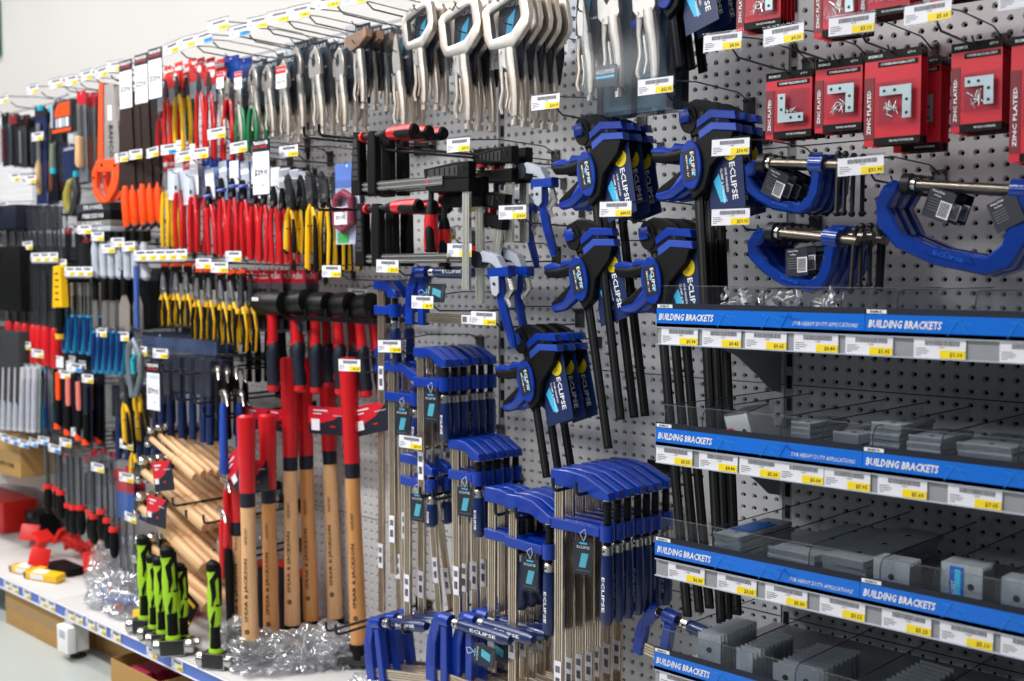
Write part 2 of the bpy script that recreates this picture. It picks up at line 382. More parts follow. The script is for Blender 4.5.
for z, n in SH:
    t = empty('bracket_shelf', (SC, 0, z))
    tag(t, 'grey steel shelf with blue header strip, ' + NM[n] + ' of the four', 'shelf')
    q = MB(); q.box((0, -SD / 2 + .002, -.055), (SW, SD - .01, .004), STEEL); q.box((0, -SD + .008, -.066), (SW, .006, .026), STEEL); q.build('shelf_panel', t, .001)
    for sx in (-1, 1):
        q = MB(); x = sx * (SW / 2 - .004)
        o = [(0, -.055), (-SD + .02, -.057), (-SD + .02, -.063), (-SD * .75, -.078), (-SD * .55, -.095), (-SD * .38, -.125), (-SD * .22, -.168), (-SD * .1, -.205), (0, -.215)]
        vs = [(x - .0012, a, b) for a, b in o] + [(x + .0012, a, b) for a, b in o]; k = len(o)
        q.add(vs, [tuple(range(k)), tuple(range(k, 2 * k))[::-1]] + [(i, i + k, (i + 1) % k + k, (i + 1) % k) for i in range(k)], STEEL)
        q.build('shelf_bracket', t, smooth=False)
    q = MB(); q.box((0, -SD + .0035, -.0645), (SW, .003, .036), mat('rail grey', (150, 150, 154), .4)); q.box((0, -SD - .001, -.048), (SW, .006, .002), LGREY); q.box((0, -SD - .001, -.082), (SW, .006, .002), LGREY)
    q.build('ticket_rail', t)
    tc = MB()
    for s in range(2):
        x0 = -SW / 2 + s * .4475; w = .4465 if s == 0 else SW / 2 - x0 - .001
        q = MB(); q.box((x0 + w / 2, -SD - .002, -.0055), (w, .003, .011), DNAVY); q.box((x0 + w / 2, -SD - .002, -.029), (w, .003, .036), MIDB)
        q.box((x0 + w / 2, -SD - .002, -.0435), (w, .003, .007), LILAC)
        q.box((x0 + .021, -SD - .0042, -.006), (.036, .0012, .0065), WHITE); q.text('BREMICK', .0042, (x0 + .021, -SD - .0052, -.006), INK, bold=.02)
        yy = -SD - .0042
        q.text('BUILDING BRACKETS', .0138, (x0 + .071, yy, -.027), WHITE, w=.130, bold=.025, shear=.25)
        q.text('FOR HEAVY DUTY APPLICATIONS', .0076, (x0 + .371, yy, -.031), WHITE, w=.127, bold=0., shear=.25)
        for gx in (.165, .262, .3):   # faint drafting-style line figures printed on the strip
            a = [(gx - .02, -.044), (gx - .002, -.014), (gx + .016, -.040)]
            for (u1, v1), (u2, v2) in ((a[0], a[1]), (a[1], a[2]), ((gx - .018, -.018), (gx + .02, -.024))):
                q.tube([(x0 + u1, yy, v1), (x0 + u2, yy, v2)], .0006, MIDB2 if gx > .28 else mat('print pale blue', (40, 150, 235), .4), 4)
        q.build('header_strip', t)
    for pxl, pr in prices[n]:
        X = at(pxl, 400, SD).x
        if X > SX1 - .04: continue
        link('ticket', ticket(pr), t, (X - SC, -SD - .0005, -.065))
    # clear plastic front riser and dividers standing on the shelf
    q = MB(); yy = -SD + .012; hw = SW / 2 - .005; q.quad((-hw, yy, -.012), (hw, yy, -.012), (hw, yy, .034), (-hw, yy, .034), CLR2); q.box((0, yy, .0345), (SW - .01, .0014, .0008), GREYP); q.build('front_riser', t)
    for pxl in divs[n]:
        X = at(pxl, 400, SD - .02).x - SC
        q = MB(); o = [(-SD + .018, -.052), (-SD + .018, .015), (-SD + .024, .026), (-SD + .034, .031), (-.03, .031), (-.03, -.052)]
        vs = [(X, a, b) for a, b in o]; k = len(o)
        q.add(vs, [tuple(range(k))], CLR2)
        q.tube([(X, a, b) for a, b in o[0:5]], .0011, CHAR, 5); q.build('divider', t)
# stock on the bracket shelves
def plate_mesh(w, h, l, holes=1, m=GALV):
    q = MB(); q.box((0, 0, h / 2), (w, .002, h), m); q.box((0, l / 2, .001), (w, l, .002), m)
    for i in range(holes):
        x = (i - (holes - 1) / 2) * w * .45; q.cyl((x, -.0012, h * .62), (x, .0005, h * .62), .006, SLOT, 12)
    return q.mesh('angle_bracket', False)
def plates(px, n_shelf, n, w, h, l, step, what, holes=1, dd=.05, lab=None, rz=0, stickr=False):
    z = SH[n_shelf - 1][0] - .0528; X = at(px, 400, SD - dd).x
    me = plate_mesh(w, h, l, holes)
    for i in range(n):
        o = link('angle_bracket', me, None, (X, -SD + dd + step * i, z)); o.rotation_euler = (0, 0, R(rz + random.uniform(-1.5, 1.5)))
        tag(o, what.replace('{o}', ORD[i]), 'bracket', 'stacked brackets: ' + what.split(',')[0])
        if stickr and i == 0:
            q = MB(); q.box((0, 0, 0), (w * .34, .0006, h * .9), MIDB2); q.box((w * .03, -.0005, 0), (w * .14, .0004, h * .8), SKY); q.text('BRACKET', .006, (-w * .08, -.0008, 0), WHITE, rot=R(90)); q.build('sticker', o, loc=(-w * .12, -.0016, h / 2))
S3 = 'third shelf'; S2 = 'second shelf'; S4 = 'lowest shelf'
plates(895, 3, 7, .068, .078, .10, .007, 'one-holed galvanised bracket, {o} in its row, ' + S3, 1, .045)
plates(966, 3, 8, .07, .094, .10, .007, 'galvanised bracket, {o} in the blue-stickered row, ' + S3, 2, .04, stickr=True)
plates(1022, 3, 6, .05, .085, .10, .008, 'galvanised bracket by the right frame edge, {o} deep, ' + S3, 1, .045)
plates(712, 4, 12, .05, .088, .02, .012, 'small upright bracket, {o} in the left rank, ' + S4, 1, .05, rz=8)
plates(748, 4, 11, .045, .074, .02, .015, 'small slotted bracket, {o} in the second rank, ' + S4, 0, .05, rz=-14)
plates(905, 4, 9, .07, .068, .02, .02, 'wide galvanised bracket, {o} in the right rank, ' + S4, 2, .09, rz=-6)
plates(800, 4, 10, .09, .064, .03, .018, 'long thin bracket, {o} in the middle rank, ' + S4, 2, .06, rz=10)
def flat_stack(px, ns, n, w, l, what, dd=.05, th=.0035, cap=None, H=.062):
    th = H / n
    z = SH[ns - 1][0] - .0528; X = at(px, 400, SD - dd).x
    for i in range(n):
        q = MB(); q.box((0, l / 2, 0), (w, l, th * .8), GALV)
        q.box((0, .001, .002), (w, .002, th), GALV)
        for a in (.2, .5, .8): q.cyl((0, l * a, th * .4), (0, l * a, th * .45), .005, SLOT, 10)
        if cap and i == n - 1: q.box((0, l * .5, th * .5), (w * .8, l * .5, .0005), cap)
        o = q.build('flat_bracket', smooth=False, loc=(X + random.uniform(-.002, .002), -SD + dd + random.uniform(0, .006), z + th * (i + .5))); o.rotation_euler = (0, 0, R(random.uniform(-2, 2)))
        tag(o, what.replace('{o}', ORD[i]), 'bracket', what.split(',')[0])
flat_stack(728, 3, 6, .06, .20, 'blue-labelled flat strap bracket, {o} up in its stack, ' + S3, cap=MIDB2, H=.066)
flat_stack(793, 3, 4, .10, .30, 'long flat plate bracket, {o} up in its low stack, ' + S3, H=.058)
flat_stack(845, 3, 4, .085, .32, 'wide flat plate bracket, {o} up in the middle stack, ' + S3, H=.064)
flat_stack(800, 2, 7, .04, .14, 'short flat bracket, {o} up, beside the red-striped carton, ' + S2, H=.072)
flat_stack(846, 2, 3, .05, .16, 'dull galvanised strap, {o} up, left of the middle stack, ' + S2, H=.062)
flat_stack(885, 2, 9, .055, .14, 'galvanised bracket, {o} up in the tall middle stack, ' + S2, H=.086)
flat_stack(925, 2, 6, .06, .14, 'ridged galvanised strap, {o} up, right of the middle stack, ' + S2, H=.07)
flat_stack(985, 2, 5, .09, .18, 'broad galvanised plate, {o} up in the right end pile, ' + S2, H=.066)
# red and white carton of brackets leaning on shelf two
q = MB(); q.T = Matrix.Diagonal((1.1, 1, 1.75, 1)); q.box((0, 0, .022), (.052, .07, .044), mat('bracket carton grey', (190, 190, 192), .5)); q.add([(-.027, -.036, .004), (-.006, -.036, .004), (-.012, -.036, .03), (-.027, -.036, .03)], [(0, 1, 2, 3)], BRED); q.box((0, 0, .0445), (.052, .07, .002), CHAR)
q.cyl((.012, -.0362, .022), (.012, -.0355, .022), .006, INK)
o = q.build('bracket_carton', None, .0015, at(757, 432, SD - .06)); o.location.z = SH[1][0] - .0528; o.rotation_euler = (R(10), R(-12), R(-8)); o.location.z += .012
tag(o, 'tilted grey carton with a red stripe on the second bracket shelf', 'carton')
# small white clips piled on the top shelf
def clip_mesh(s):
    random.seed(s); q = MB(); a = .016
    q.box((0, 0, 0), (a, .012, .0015), WHITE, Matrix.Rotation(.4, 4, 'X')); q.box((a / 2, 0, .006), (.0015, .012, .014), WHITE, Matrix.Rotation(random.uniform(-.5, .5), 4, 'Y')); q.box((-a / 2, 0, .005), (.0015, .012, .012), mat('shiny clip', (200, 196, 188), .3, .6), Matrix.Rotation(random.uniform(-.8, .8), 4, 'Y'))
    return q.mesh('corner_clip', False)
clipm = [clip_mesh(i) for i in range(3)]; random.seed(11)
for i in range(64):
    px = random.choice([random.uniform(722, 758), random.uniform(765, 786), random.uniform(806, 838)])
    X = at(px, 300, SD - .04).x
    o = link('corner_clip', clipm[i % 3], None, (X, -SD + .03 + random.random() * .06, SH[0][0] - .045 + random.random() * .065)); o.rotation_euler = [random.uniform(-1, 1) for _ in range(3)]
    tag(o, 'small white metal clip heaped on the topmost bracket shelf', 'clip', 'loose metal clips on the topmost bracket shelf')
# ------------------------------------------------------------------ base shelf
BZ = .19; BD = .5
t = empty('base_shelf', (-4.2, 0, BZ)); tag(t, 'long white base shelf with a blue price rail under all the tools', 'shelf')
SMAT = mat('shelf white', (208, 206, 204), .45, 0, .04, 4)
for b in range(-1, 6):
    x0 = BAYX - b * BW - BW
    q = MB(); q.box((x0 + BW / 2 + 4.2 + (BW if 0 else 0), -BD / 2, -.0075), (BW - .003, BD - .006, .015), SMAT); q.build('shelf_deck', t, .001)
q = MB(); q.box((0, -BD - .002, -.022), (6.6, .004, .044), mat('price rail blue', (78, 110, 190), .4, 0, .05)); q.box((0, -BD - .005, -.001), (6.6, .008, .0025), PAPER); q.box((0, -BD - .005, -.043), (6.6, .008, .0025), PAPER); q.build('price_rail', t)
for i, px in enumerate([10, 17, 29, 45, 53, 72, 80, 92, 103, 117, 153, 178]):
    X = at(px, 620, BD).x; o = link('ticket', ticket('$%d.%02d' % (5 + i * 3, 95)), t, (X + 4.2, -BD - .006, -.022)); o.scale = (.8, 1, 1)
for b in range(-1, 6):
    X = BAYX - b * BW - BW
    for y in (-BD + .03,):
        q = MB(); q.box((0, 0, -.09), (.05, .06, .15), WHITE); q.cyl((0, 0, -.19), (0, 0, -.165), .012, ZINC); q.cyl((0, 0, -.19), (0, 0, -.184), .03, ZINC, 16); q.build('base_leg', t, loc=(X + 4.2 + .12, y, 0))
m = bpy.context.scene
# ------------------------------------------------------------------ far left shelf with the box
def side_shelf(z, lab):
    t = empty('side_shelf', (BAYX - 4 * BW - .47, 0, z)); tag(t, lab, 'shelf')
    q = MB(); q.box((0, -.21, 0), (BW - .01, .42, .02), SMAT); q.box((0, -.425, -.004), (BW - .01, .006, .03), SMAT); q.build('shelf_panel', t)
    q = MB(); o = [(0, 0), (-.42, 0), (-.42, -.03), (-.3, -.04), (-.16, -.075), (-.08, -.13), (-.03, -.2), (0, -.21)]; x = BW / 2 - .01
    vs = [(x - .001, a, b) for a, b in o] + [(x + .001, a, b) for a, b in o]; k = len(o)
    q.add(vs, [tuple(range(k)), tuple(range(k, 2 * k))[::-1]] + [(i, i + k, (i + 1) % k + k, (i + 1) % k) for i in range(k)], SMAT); q.build('shelf_bracket', t, smooth=False)
    return t
side_shelf(.52, 'white side shelf at the far left edge carrying a cardboard box'); side_shelf(1.58, 'upper white side shelf at the far left edge behind the clear sleeves'); side_shelf(1.24, 'middle white side shelf at the far left edge beside the red handles'); side_shelf(.86, 'white side shelf above the cardboard box at the far left')
def carton(name, p, s, lab, txt=None, open_=False, rz=0., m=CARD):
    w, dp, h = s; q = MB()
    if open_:
        for a in ((0, -dp / 2, h / 2, w, .004, h), (0, dp / 2, h / 2, w, .004, h), (-w / 2, 0, h / 2, .004, dp, h), (w / 2, 0, h / 2, .004, dp, h), (0, 0, .003, w, dp, .006)): q.box(a[:3], a[3:], m)
    else: q.box((0, 0, h / 2), (w, dp, h), m)
    o = q.build(name, None, .0015 if not open_ else 0, p); o.rotation_euler = (0, 0, R(rz))
    if not open_:
        q = MB(); q.box((0, -dp / 2 - .0006, h * .52), (w * .998, .001, h * .24), CARDT); q.box((0, 0, h + .0006), (w * .998, .06, .001), CARDT); q.build('packing_tape', o)
    if txt: q = MB(); q.text(txt, h * .13, (0, -dp / 2 - .002, h * .28), INK); q.build('printing', o)
    return tag(o, lab, 'box')
p = at(10, 480, .3); carton('cardboard_box', (p.x, -.22, .532), (.30, .2, .17), 'brown cardboard box standing on the far left white shelf', 'WHITE GUM', rz=2)
# boxes under the base shelf
xa = onz(22, 575 + 50, .0).x
a = at(3, 600, BD); b = at(64, 640, BD)
carton('cardboard_box', ((a.x + b.x) / 2, -BD + .18, .0), (abs(b.x - a.x), .34, .168), 'long taped cardboard box under the left end of the base shelf', None)
c1 = at(86, 640, .4); c2 = at(125, 640, .4)
carton('cardboard_box', ((c1.x + c2.x) / 2 + .04, -.26, .0), (abs(c2.x - c1.x) - .02, .25, .14), 'shaded cardboard box under the base shelf behind the white leg', None, m=CARD)
a = at(117, 660, BD - .02); b = at(165, 680, BD - .02)
ob = carton('open_carton', ((a.x + b.x) / 2 + .02, -BD + .1, .0), (abs(b.x - a.x), .22, .085), 'small open carton of red packs under the base shelf below the green hammers', None, True)
for i in range(5):
    q = MB(); q.box((0, 0, 0), (.12, .03, .05), mat('plum pack', (150, 20, 60), .4)); o = q.build('red_pack', None, .002, ob.location + Vector((-.02 + .01 * (i % 2), -.07 + .035 * i, .05))); o.rotation_euler = (R(20), 0, R(4 * i - 8)); tag(o, 'dark red packet in the open carton under the base shelf, ' + ORD[i] + ' from the front', 'packet', 'red packets in the open carton')
# white hanging tag on the leg
q = MB(); q.box((0, 0, -.05), (.085, .03, .095), WHITE); q.tube([(-.01, 0, -.004), (0, 0, .05), (.01, 0, -.004)], .002, WHITE, 5); q.box((0, -.016, -.03), (.05, .0006, .03), LGREY)
o = q.build('label_pouch', None, .003, at(66, 625, BD + .02)); tag(o, 'white plastic label pouch hanging on the base shelf leg', 'pouch')
# ------------------------------------------------------------------ lights, world, camera
def area(name, loc, rot, sx, sy, e, c=(1, 1, 1)):
    L = bpy.data.lights.new(name, 'AREA'); L.shape = 'RECTANGLE'; L.size = sx; L.size_y = sy; L.energy = e; L.color = c
    o = bpy.data.objects.new(name, L); COL.objects.link(o); o.location = loc; o.rotation_euler = [R(a) for a in rot]; return o
area('ceiling_or_fill_light', (-6.0, -2.4, 3.7), (0, 0, 0), 5.0, .3, 240, (1, .985, .96))
area('ceiling_or_fill_light', (-5.2, -.9, 4.3), (0, 0, 0), 6.0, .3, 132, (1, .985, .96))  # added wash light that brightens the back wall, not a store fixture
area('ceiling_or_fill_light', (-2.6, -2.2, 3.3), (12, 0, 0), 2.2, .25, 125, (1, .985, .96))
area('ceiling_or_fill_light', (-.2, -2.8, 3.4), (8, 0, 0), 1.6, .25, 20, (.98, .99, 1))
area('ceiling_or_fill_light', (-4.0, -5.2, 3.0), (42, 0, 0), 7, .3, 105, (.95, .98, 1))  # added frontal fill from the camera side, lifts the pegboard under the shelves
w = bpy.data.worlds.new('world'); bpy.context.scene.world = w; w.use_nodes = True; nt = w.node_tree; N = nt.nodes
tcw = N.new('ShaderNodeTexCoord'); sx = N.new('ShaderNodeSeparateXYZ'); cr = N.new('ShaderNodeValToRGB'); nt.links.new(tcw.outputs['Generated'], sx.inputs[0])
mr = N.new('ShaderNodeMapRange'); mr.inputs[1].default_value = -1; mr.inputs[2].default_value = 1; nt.links.new(sx.outputs[2], mr.inputs[0]); nt.links.new(mr.outputs[0], cr.inputs[0])
cr.color_ramp.elements[0].position = .35; cr.color_ramp.elements[0].color = (.03, .03, .035, 1); cr.color_ramp.elements[1].position = .72; cr.color_ramp.elements[1].color = (.62, .68, .78, 1)
nt.links.new(cr.outputs[0], N['Background'].inputs[0]); N['Background'].inputs[1].default_value = .26
cd = bpy.data.cameras.new('camera'); cam = bpy.data.objects.new('camera', cd); COL.objects.link(cam)
cam.location = CAM; cd.sensor_width = 36; cd.lens = F / 1024 * 36; cd.clip_start = .05; cd.clip_end = 60
cam.matrix_world = Matrix.Translation(CAM) @ Matrix((rt, up, -fw)).transposed().to_4x4()
cd.dof.use_dof = True; cd.dof.focus_distance = 2.5; cd.dof.aperture_fstop = 3.0
S = bpy.context.scene; S.camera = cam
S.view_settings.view_transform = 'Standard'; S.view_settings.look = 'None'; S.view_settings.gamma = 1; S.view_settings.exposure = -.52
# ================================================================== PROTOTYPES (hang from their origin, face -y, x right, z up)
def arc(cx, cz, r, a0, a1, n): return [(cx + r * math.cos(R(a0 + (a1 - a0) * i / n)), cz + r * math.sin(R(a0 + (a1 - a0) * i / n))) for i in range(n + 1)]
def sub(name, q, parent, bev=0., smooth=True): return q.build(name, parent, bev, smooth=smooth)
def P3(pts, y=0.): return [(a, y, b) for a, b in pts]
# ---- trigger (quick action) clamp
def trigger_clamp(L=.62, word='MEDIUM / 36"', card=True, kg='150KG'):
    A = Matrix.Translation((0, 0, .006)) @ sdiag(.68, .8, 1.0); B = Matrix.Translation((0, 0, .04)) @ sdiag(.68, .8, .75)
    t = empty('trigger_clamp'); q = MB(); q.box((0, 0, -L / 2 + .02), (.021, .007, L), BLK); q.box((0, -.0037, -L / 2 + .02), (.007, .001, L * .98), DARKSTEEL); sub('bar', q, t, .001); MB.DT = A
    q = MB(); q.prism([(-.014, .028), (.012, .032), (.05, .026), (.09, .010), (.125, -.016), (.15, -.045), (.152, -.058), (.02, -.050), (.012, -.045), (-.014, -.045)], -.011, .011, BLK, .003)
    for k in range(3): q.cyl((.035 + k * .028, -.0125, -.004 - k * .008), (.035 + k * .028, -.010, -.004 - k * .008), .008 - k * .001, DNAVY, 10)
    q.cyl((-.016, -.014, -.006), (-.016, .012, -.006), .032, BLK, 20); sub('fixed_jaw', q, t)
    q = MB(); q.box((-.026, -.008, .0), (.038, .026, .028), BLUE); sub('jaw_cap', q, t, .003); MB.DT = B
    q = MB(); q.prism([(.015, -.062), (.065, -.040), (.156, -.058), (.160, -.082), (.07, -.066), (.015, -.086)], -.015, .015, BLUE, .003); sub('fixed_pad', q, t)
    q = MB(); q.prism([(.02, -.096), (.068, -.076), (.158, -.092), (.16, -.114), (.075, -.1), (.022, -.120)], -.015, .015, mat('pad blue', (44, 76, 172), .35), .003); sub('moving_pad', q, t)
    q = MB(); q.prism([(.012, -.12), (.07, -.098), (.15, -.112), (.13, -.15), (.06, -.2), (.035, -.26), (-.01, -.285), (-.03, -.25), (-.036, -.18), (-.02, -.13)], -.016, .016, BLK, .004); sub('clamp_body', q, t)
    e = [(-.008 + .041 * math.cos(R(a)), -.187 + .07 * math.sin(R(a))) for a in range(0, 360, 15)]
    q = MB(); q.prism(e, -.025, -.015, BLUE, .003)
    q.prism([(-.036, -.148), (.014, -.140), (.020, -.226), (-.030, -.234)], -.0262, -.0245, DNAVY)
    q.text('ECLIPSE', .013, (.004, -.0268, -.184), WHITE, rot=R(-86), w=.066, bold=.02); q.text(word, .0065, (-.0165, -.0268, -.19), WHITE, rot=R(-86), w=.062, bold=.01)
    q.box((-.006, -.0268, -.178), (.005, .0006, .016), SKY); q.box((.010, -.0268, -.212), (.005, .0006, .016), SKY); sub('badge', q, t)
    q = MB(); q.tube([(-.03, 0, -.145), (-.07, 0, -.150), (-.11, 0, -.150), (-.158, 0, -.142), (-.170, 0, -.136)], [.021, .020, .019, .018, .010], BLK, 10, .75)
    q.tube([(-.04, -.001, -.131), (-.075, -.001, -.128), (-.095, -.001, -.137), (-.13, -.001, -.129), (-.168, -.001, -.126)], [.009, .015, .009, .014, .008], BLUE, 8, 1.1); sub('squeeze_handle', q, t)
    q = MB(); q.tube([(-.02, 0, -.20), (-.06, 0, -.232), (-.1, 0, -.252), (-.15, 0, -.258), (-.162, 0, -.256)], [.026, .027, .023, .017, .008], BLUE, 10, .8)
    q.tube([(-.04, -.001, -.205), (-.1, -.001, -.236), (-.15, -.001, -.248)], [.017, .019, .011], BLK, 8, 1.15); q.tube([(-.03, 0, -.195), (-.06, 0, -.215), (-.075, 0, -.228)], [.006, .007, .004], BLUE, 6); sub('trigger', q, t)
    if card:
        q = MB(); q.prism([(.035, -.285), (.055, -.19), (.1, -.12), (.158, -.115), (.162, -.33), (.035, -.345)], .006, .0075, NAVY)
        q.prism([(.075, -.3), (.1, -.3), (.072, -.22), (.052, -.24)], .0052, .0062, SKY); q.text('ECLIPSE', .02, (.125, .005, -.245), WHITE, rot=R(-86), w=.105, bold=.02)
        q.text('ONE HANDED', .008, (.1, .005, -.24), WHITE, rot=R(-86), w=.07); q.text('CLAMP & SPREADER', .008, (.086, .005, -.255), WHITE, rot=R(-86), w=.1); c = sub('card', q, t, smooth=False)
        q = MB(); q.cyl((.118, .0045, -.162), (.118, .0058, -.162), .026, YEL, 24); q.text(kg, .0075, (.118, .0042, -.155), INK, rot=R(-86), w=.034); q.text('FORCE', .004, (.11, .0042, -.17), INK, rot=R(-86)); sub('force_sticker', q, c, smooth=False)
    MB.DT = Matrix.Identity(4); return t
# ---- blue F clamp
def bar_clamp(L=.45, throat=.11, hl=.1, drop=.07, tagg=True, jawh=.026, name='bar_clamp'):
    """fixed jaw across the top, steel bar at left, screw and handle hanging at the jaw's right end"""
    t = empty(name); q = MB(); q.box((0, 0, -L / 2), (.026, .008, L), BARST)
    for sx in (-.0065, .0, .0065): q.box((sx, -.0044, -L / 2), (.002, .0016, L * .995), mat('bar groove', (134, 118, 100), .35, .6))
    q.box((0, -.0052, -L * .78), (.022, .0008, min(.075, L * .2)), PAPER)
    for k in range(8): q.box((-.006 + k * .0017, -.0058, -L * .78 - .012), (.0009, .0004, .02), INK)
    q.box((0, -.0058, -L * .78 + .018), (.014, .0004, .016), GREYP); sub('bar', q, t, smooth=False)
    w = throat
    q = MB(); q.prism([(-.02, .012), (.03, .014), (w * .6, .008), (w + .012, -.006 - jawh * .5), (w + .016, -.024 - jawh * .5), (w - .018, -.026 - jawh * .5), (w * .55, -jawh + .006), (-.02, -jawh + .008)], -.012, .012, BLUE, .0025)
    q.prism([(.024, .004), (w * .55, .001), (w * .72, -.008), (w * .5, -jawh + .014), (.024, -jawh + .016)], -.0128, -.0118, mat('recess blue', (14, 48, 150), .3)); q.text('ECLIPSE', .006, (w * .35, -.0132, -.005), BLUE, bold=.02); sub('fixed_jaw', q, t)
    zj = -drop
    q = MB(); q.prism([(-.02, zj + .012), (w - .014, zj + .009), (w - .014, zj - .013), (-.02, zj - .014)], -.012, .012, BLUE, .0025); q.cyl((w, 0, zj + .016), (w, 0, zj - .02), .0175, BLUE, 16); sub('sliding_jaw', q, t)
    q = MB(); q.cyl((w, 0, -.022 - jawh * .5), (w, 0, zj - .034), .0085, BLK, 10)
    for k in range(8): q.cyl((w, 0, -.038 - jawh * .5 - k * .005), (w, 0, -.040 - jawh * .5 - k * .005), .0095, DARKSTEEL, 10)
    q.cyl((w, 0, -.026 - jawh * .5), (w, 0, -.018 - jawh * .5), .012, CHROME, 12); sub('screw', q, t)
    q = MB(); z = zj - .03; q.tube([(w, 0, z), (w, 0, z - .004), (w, 0, z - .02), (w, 0, z - .022)], [.010, .0135, .0135, .012], CHROME, 14); q.cyl((w, -.014, z - .012), (w, -.013, z - .012), .003, SLOT, 8); sub('ferrule', q, t)
    q = MB(); z -= .022; q.tube([(w, 0, z), (w, 0, z - .008), (w, 0, z - hl * .5), (w, 0, z - hl * .9), (w, 0, z - hl)], [.0135, .015, .0165, .0165, .011], HBLUE, 14)
    q.text('ECLIPSE', .0085, (w + .002, -.0172, z - hl * .55), WHITE, rot=R(-90), w=hl * .5, bold=.02); sub('handle', q, t)
    if tagg: swing_tag(t, (w * .55, -.016, zj - .014))
    return t
def swing_tag(t, c, s=1., rz=8):
    x, y, z = c; q = MB(); q.prism([(-.024 * s, -.015 * s), (.024 * s, -.015 * s), (.024 * s, -.09 * s), (-.024 * s, -.09 * s)], -.0015, 0, DNAVY)
    q.prism([(-.012 * s, -.075 * s), (.006 * s, -.075 * s), (.014 * s, -.042 * s), (-.004 * s, -.042 * s)], -.0022, -.0014, mat('tag cyan', (90, 190, 210), .4)); q.text('ECLIPSE', .006 * s, (0, -.0024, -.028 * s), WHITE, w=.034 * s); q.box((0, -.002, -.019 * s), (.02 * s, .0006, .004 * s), SKY)
    q.box((0, -.002, -.082 * s), (.036 * s, .0005, .0015 * s), GREYP)
    o = q.build('swing_tag', t, loc=(x, y, z), smooth=False); o.rotation_euler = (0, 0, R(rz))
    q = MB(); q.tube([(0, -.001, -.014 * s), (-.008, -.004, .004), (.004, -.002, .014), (.008, -.003, 0), (0, -.001, -.014 * s)], .0008, WHITE, 5); q.build('tag_string', o)
    q = MB(); w = .028 * s; q.quad((-w, -.004, -.095 * s), (w, -.004, -.095 * s), (w, -.004, -.004 * s), (-w, -.004, -.004 * s), CLR); q.build('tag_sleeve', o)
# ---- G clamp
def g_clamp(w=.22, h=.12, thick=.026):
    """blue cast C frame opening upward, steel screw along its top; origin at top left"""
    t = empty('g_clamp'); o = [(0, .0), (-.018, -.012), (-.03, -h * .35), (-.022, -h * .7), (.02, -h * 1.02), (w * .4, -h * 1.22), (w * .82, -h * 1.3), (w * 1.0, -h * 1.15), (w * 1.1, -h * .75), (w * 1.115, -.0), (w * 1.095, .012), (w * .94, .012), (w * .93, -.0), (w * .945, -h * .5), (w * .91, -h * .84), (w * .81, -h * 1.02), (w * .4, -h * .96), (.03, -h * .80), (-.002, -h * .42), (.008, -.03), (.016, -.004)]
    q = MB(); q.prism(o, -thick / 2, thick / 2, GBLUE, .005); sub('frame', q, t)
    q = MB(); q.prism([(w * .28, -h * .98), (w * .7, -h * 1.06), (w * .74, -h * 1.16), (w * .38, -h * 1.09)], -thick / 2 - .002, -thick / 2 + .002, GBLUE, .0012); q.text('ECLIPSE', h * .06, (w * .53, -thick / 2 - .0028, -h * 1.075), mat('raised blue', (30, 90, 200), .3), rot=-.18, w=w * .25, bold=.02); sub('name_plate', q, t)
    q = MB(); q.cyl((.02, 0, -.006), (w * 1.35, 0, -.006), .0095, mat('oiled steel', (120, 112, 102), .3, .9), 12); sub('screw', q, t)
    q = MB(); q.cyl((.016, 0, -.006), (.032, 0, -.006), .02, DARKSTEEL, 14); q.cyl((.030, 0, -.006), (.042, 0, -.006), .014, CHROME, 12); sub('swivel_pad', q, t)
    q = MB(); q.cyl((w * .92, 0, -.006), (w * 1.12, 0, -.006), .02, GBLUE, 16); sub('threaded_boss', q, t)
    q = MB(); x = w * 1.3; q.cyl((x, 0, .014), (x + .012, -.01, -.10), .0045, DARKSTEEL, 8); q.ell((x, 0, .014), .007, .007, .007, DARKSTEEL); q.ell((x + .012, -.01, -.10), .007, .007, .007, DARKSTEEL); sub('tommy_bar', q, t)
    return t
def g_tag(t, x, z, rz=20, bar=True):
    q = MB(); q.box((0, 0, -.03), (.055, .0015, .055), DNAVY); q.text('Heavy Duty', .005, (-.008, -.0012, -.008), WHITE); q.text('G-Clamp', .004, (-.008, -.0012, -.015), WHITE)
    for k in range(5): q.box((-.01, -.0012, -.022 - k * .005), (.024, .0004, .0012), GREYP)
    if bar: q.box((.014, -.0012, -.036), (.024, .0006, .03), PAPER); [q.box((.0045 + k * .0025, -.0018, -.036), (.0012, .0004, .026), INK) for k in range(8)]
    o = q.build('swing_tag', t, loc=(x, -.012, z), smooth=False); o.rotation_euler = (0, R(rz), R(-8))
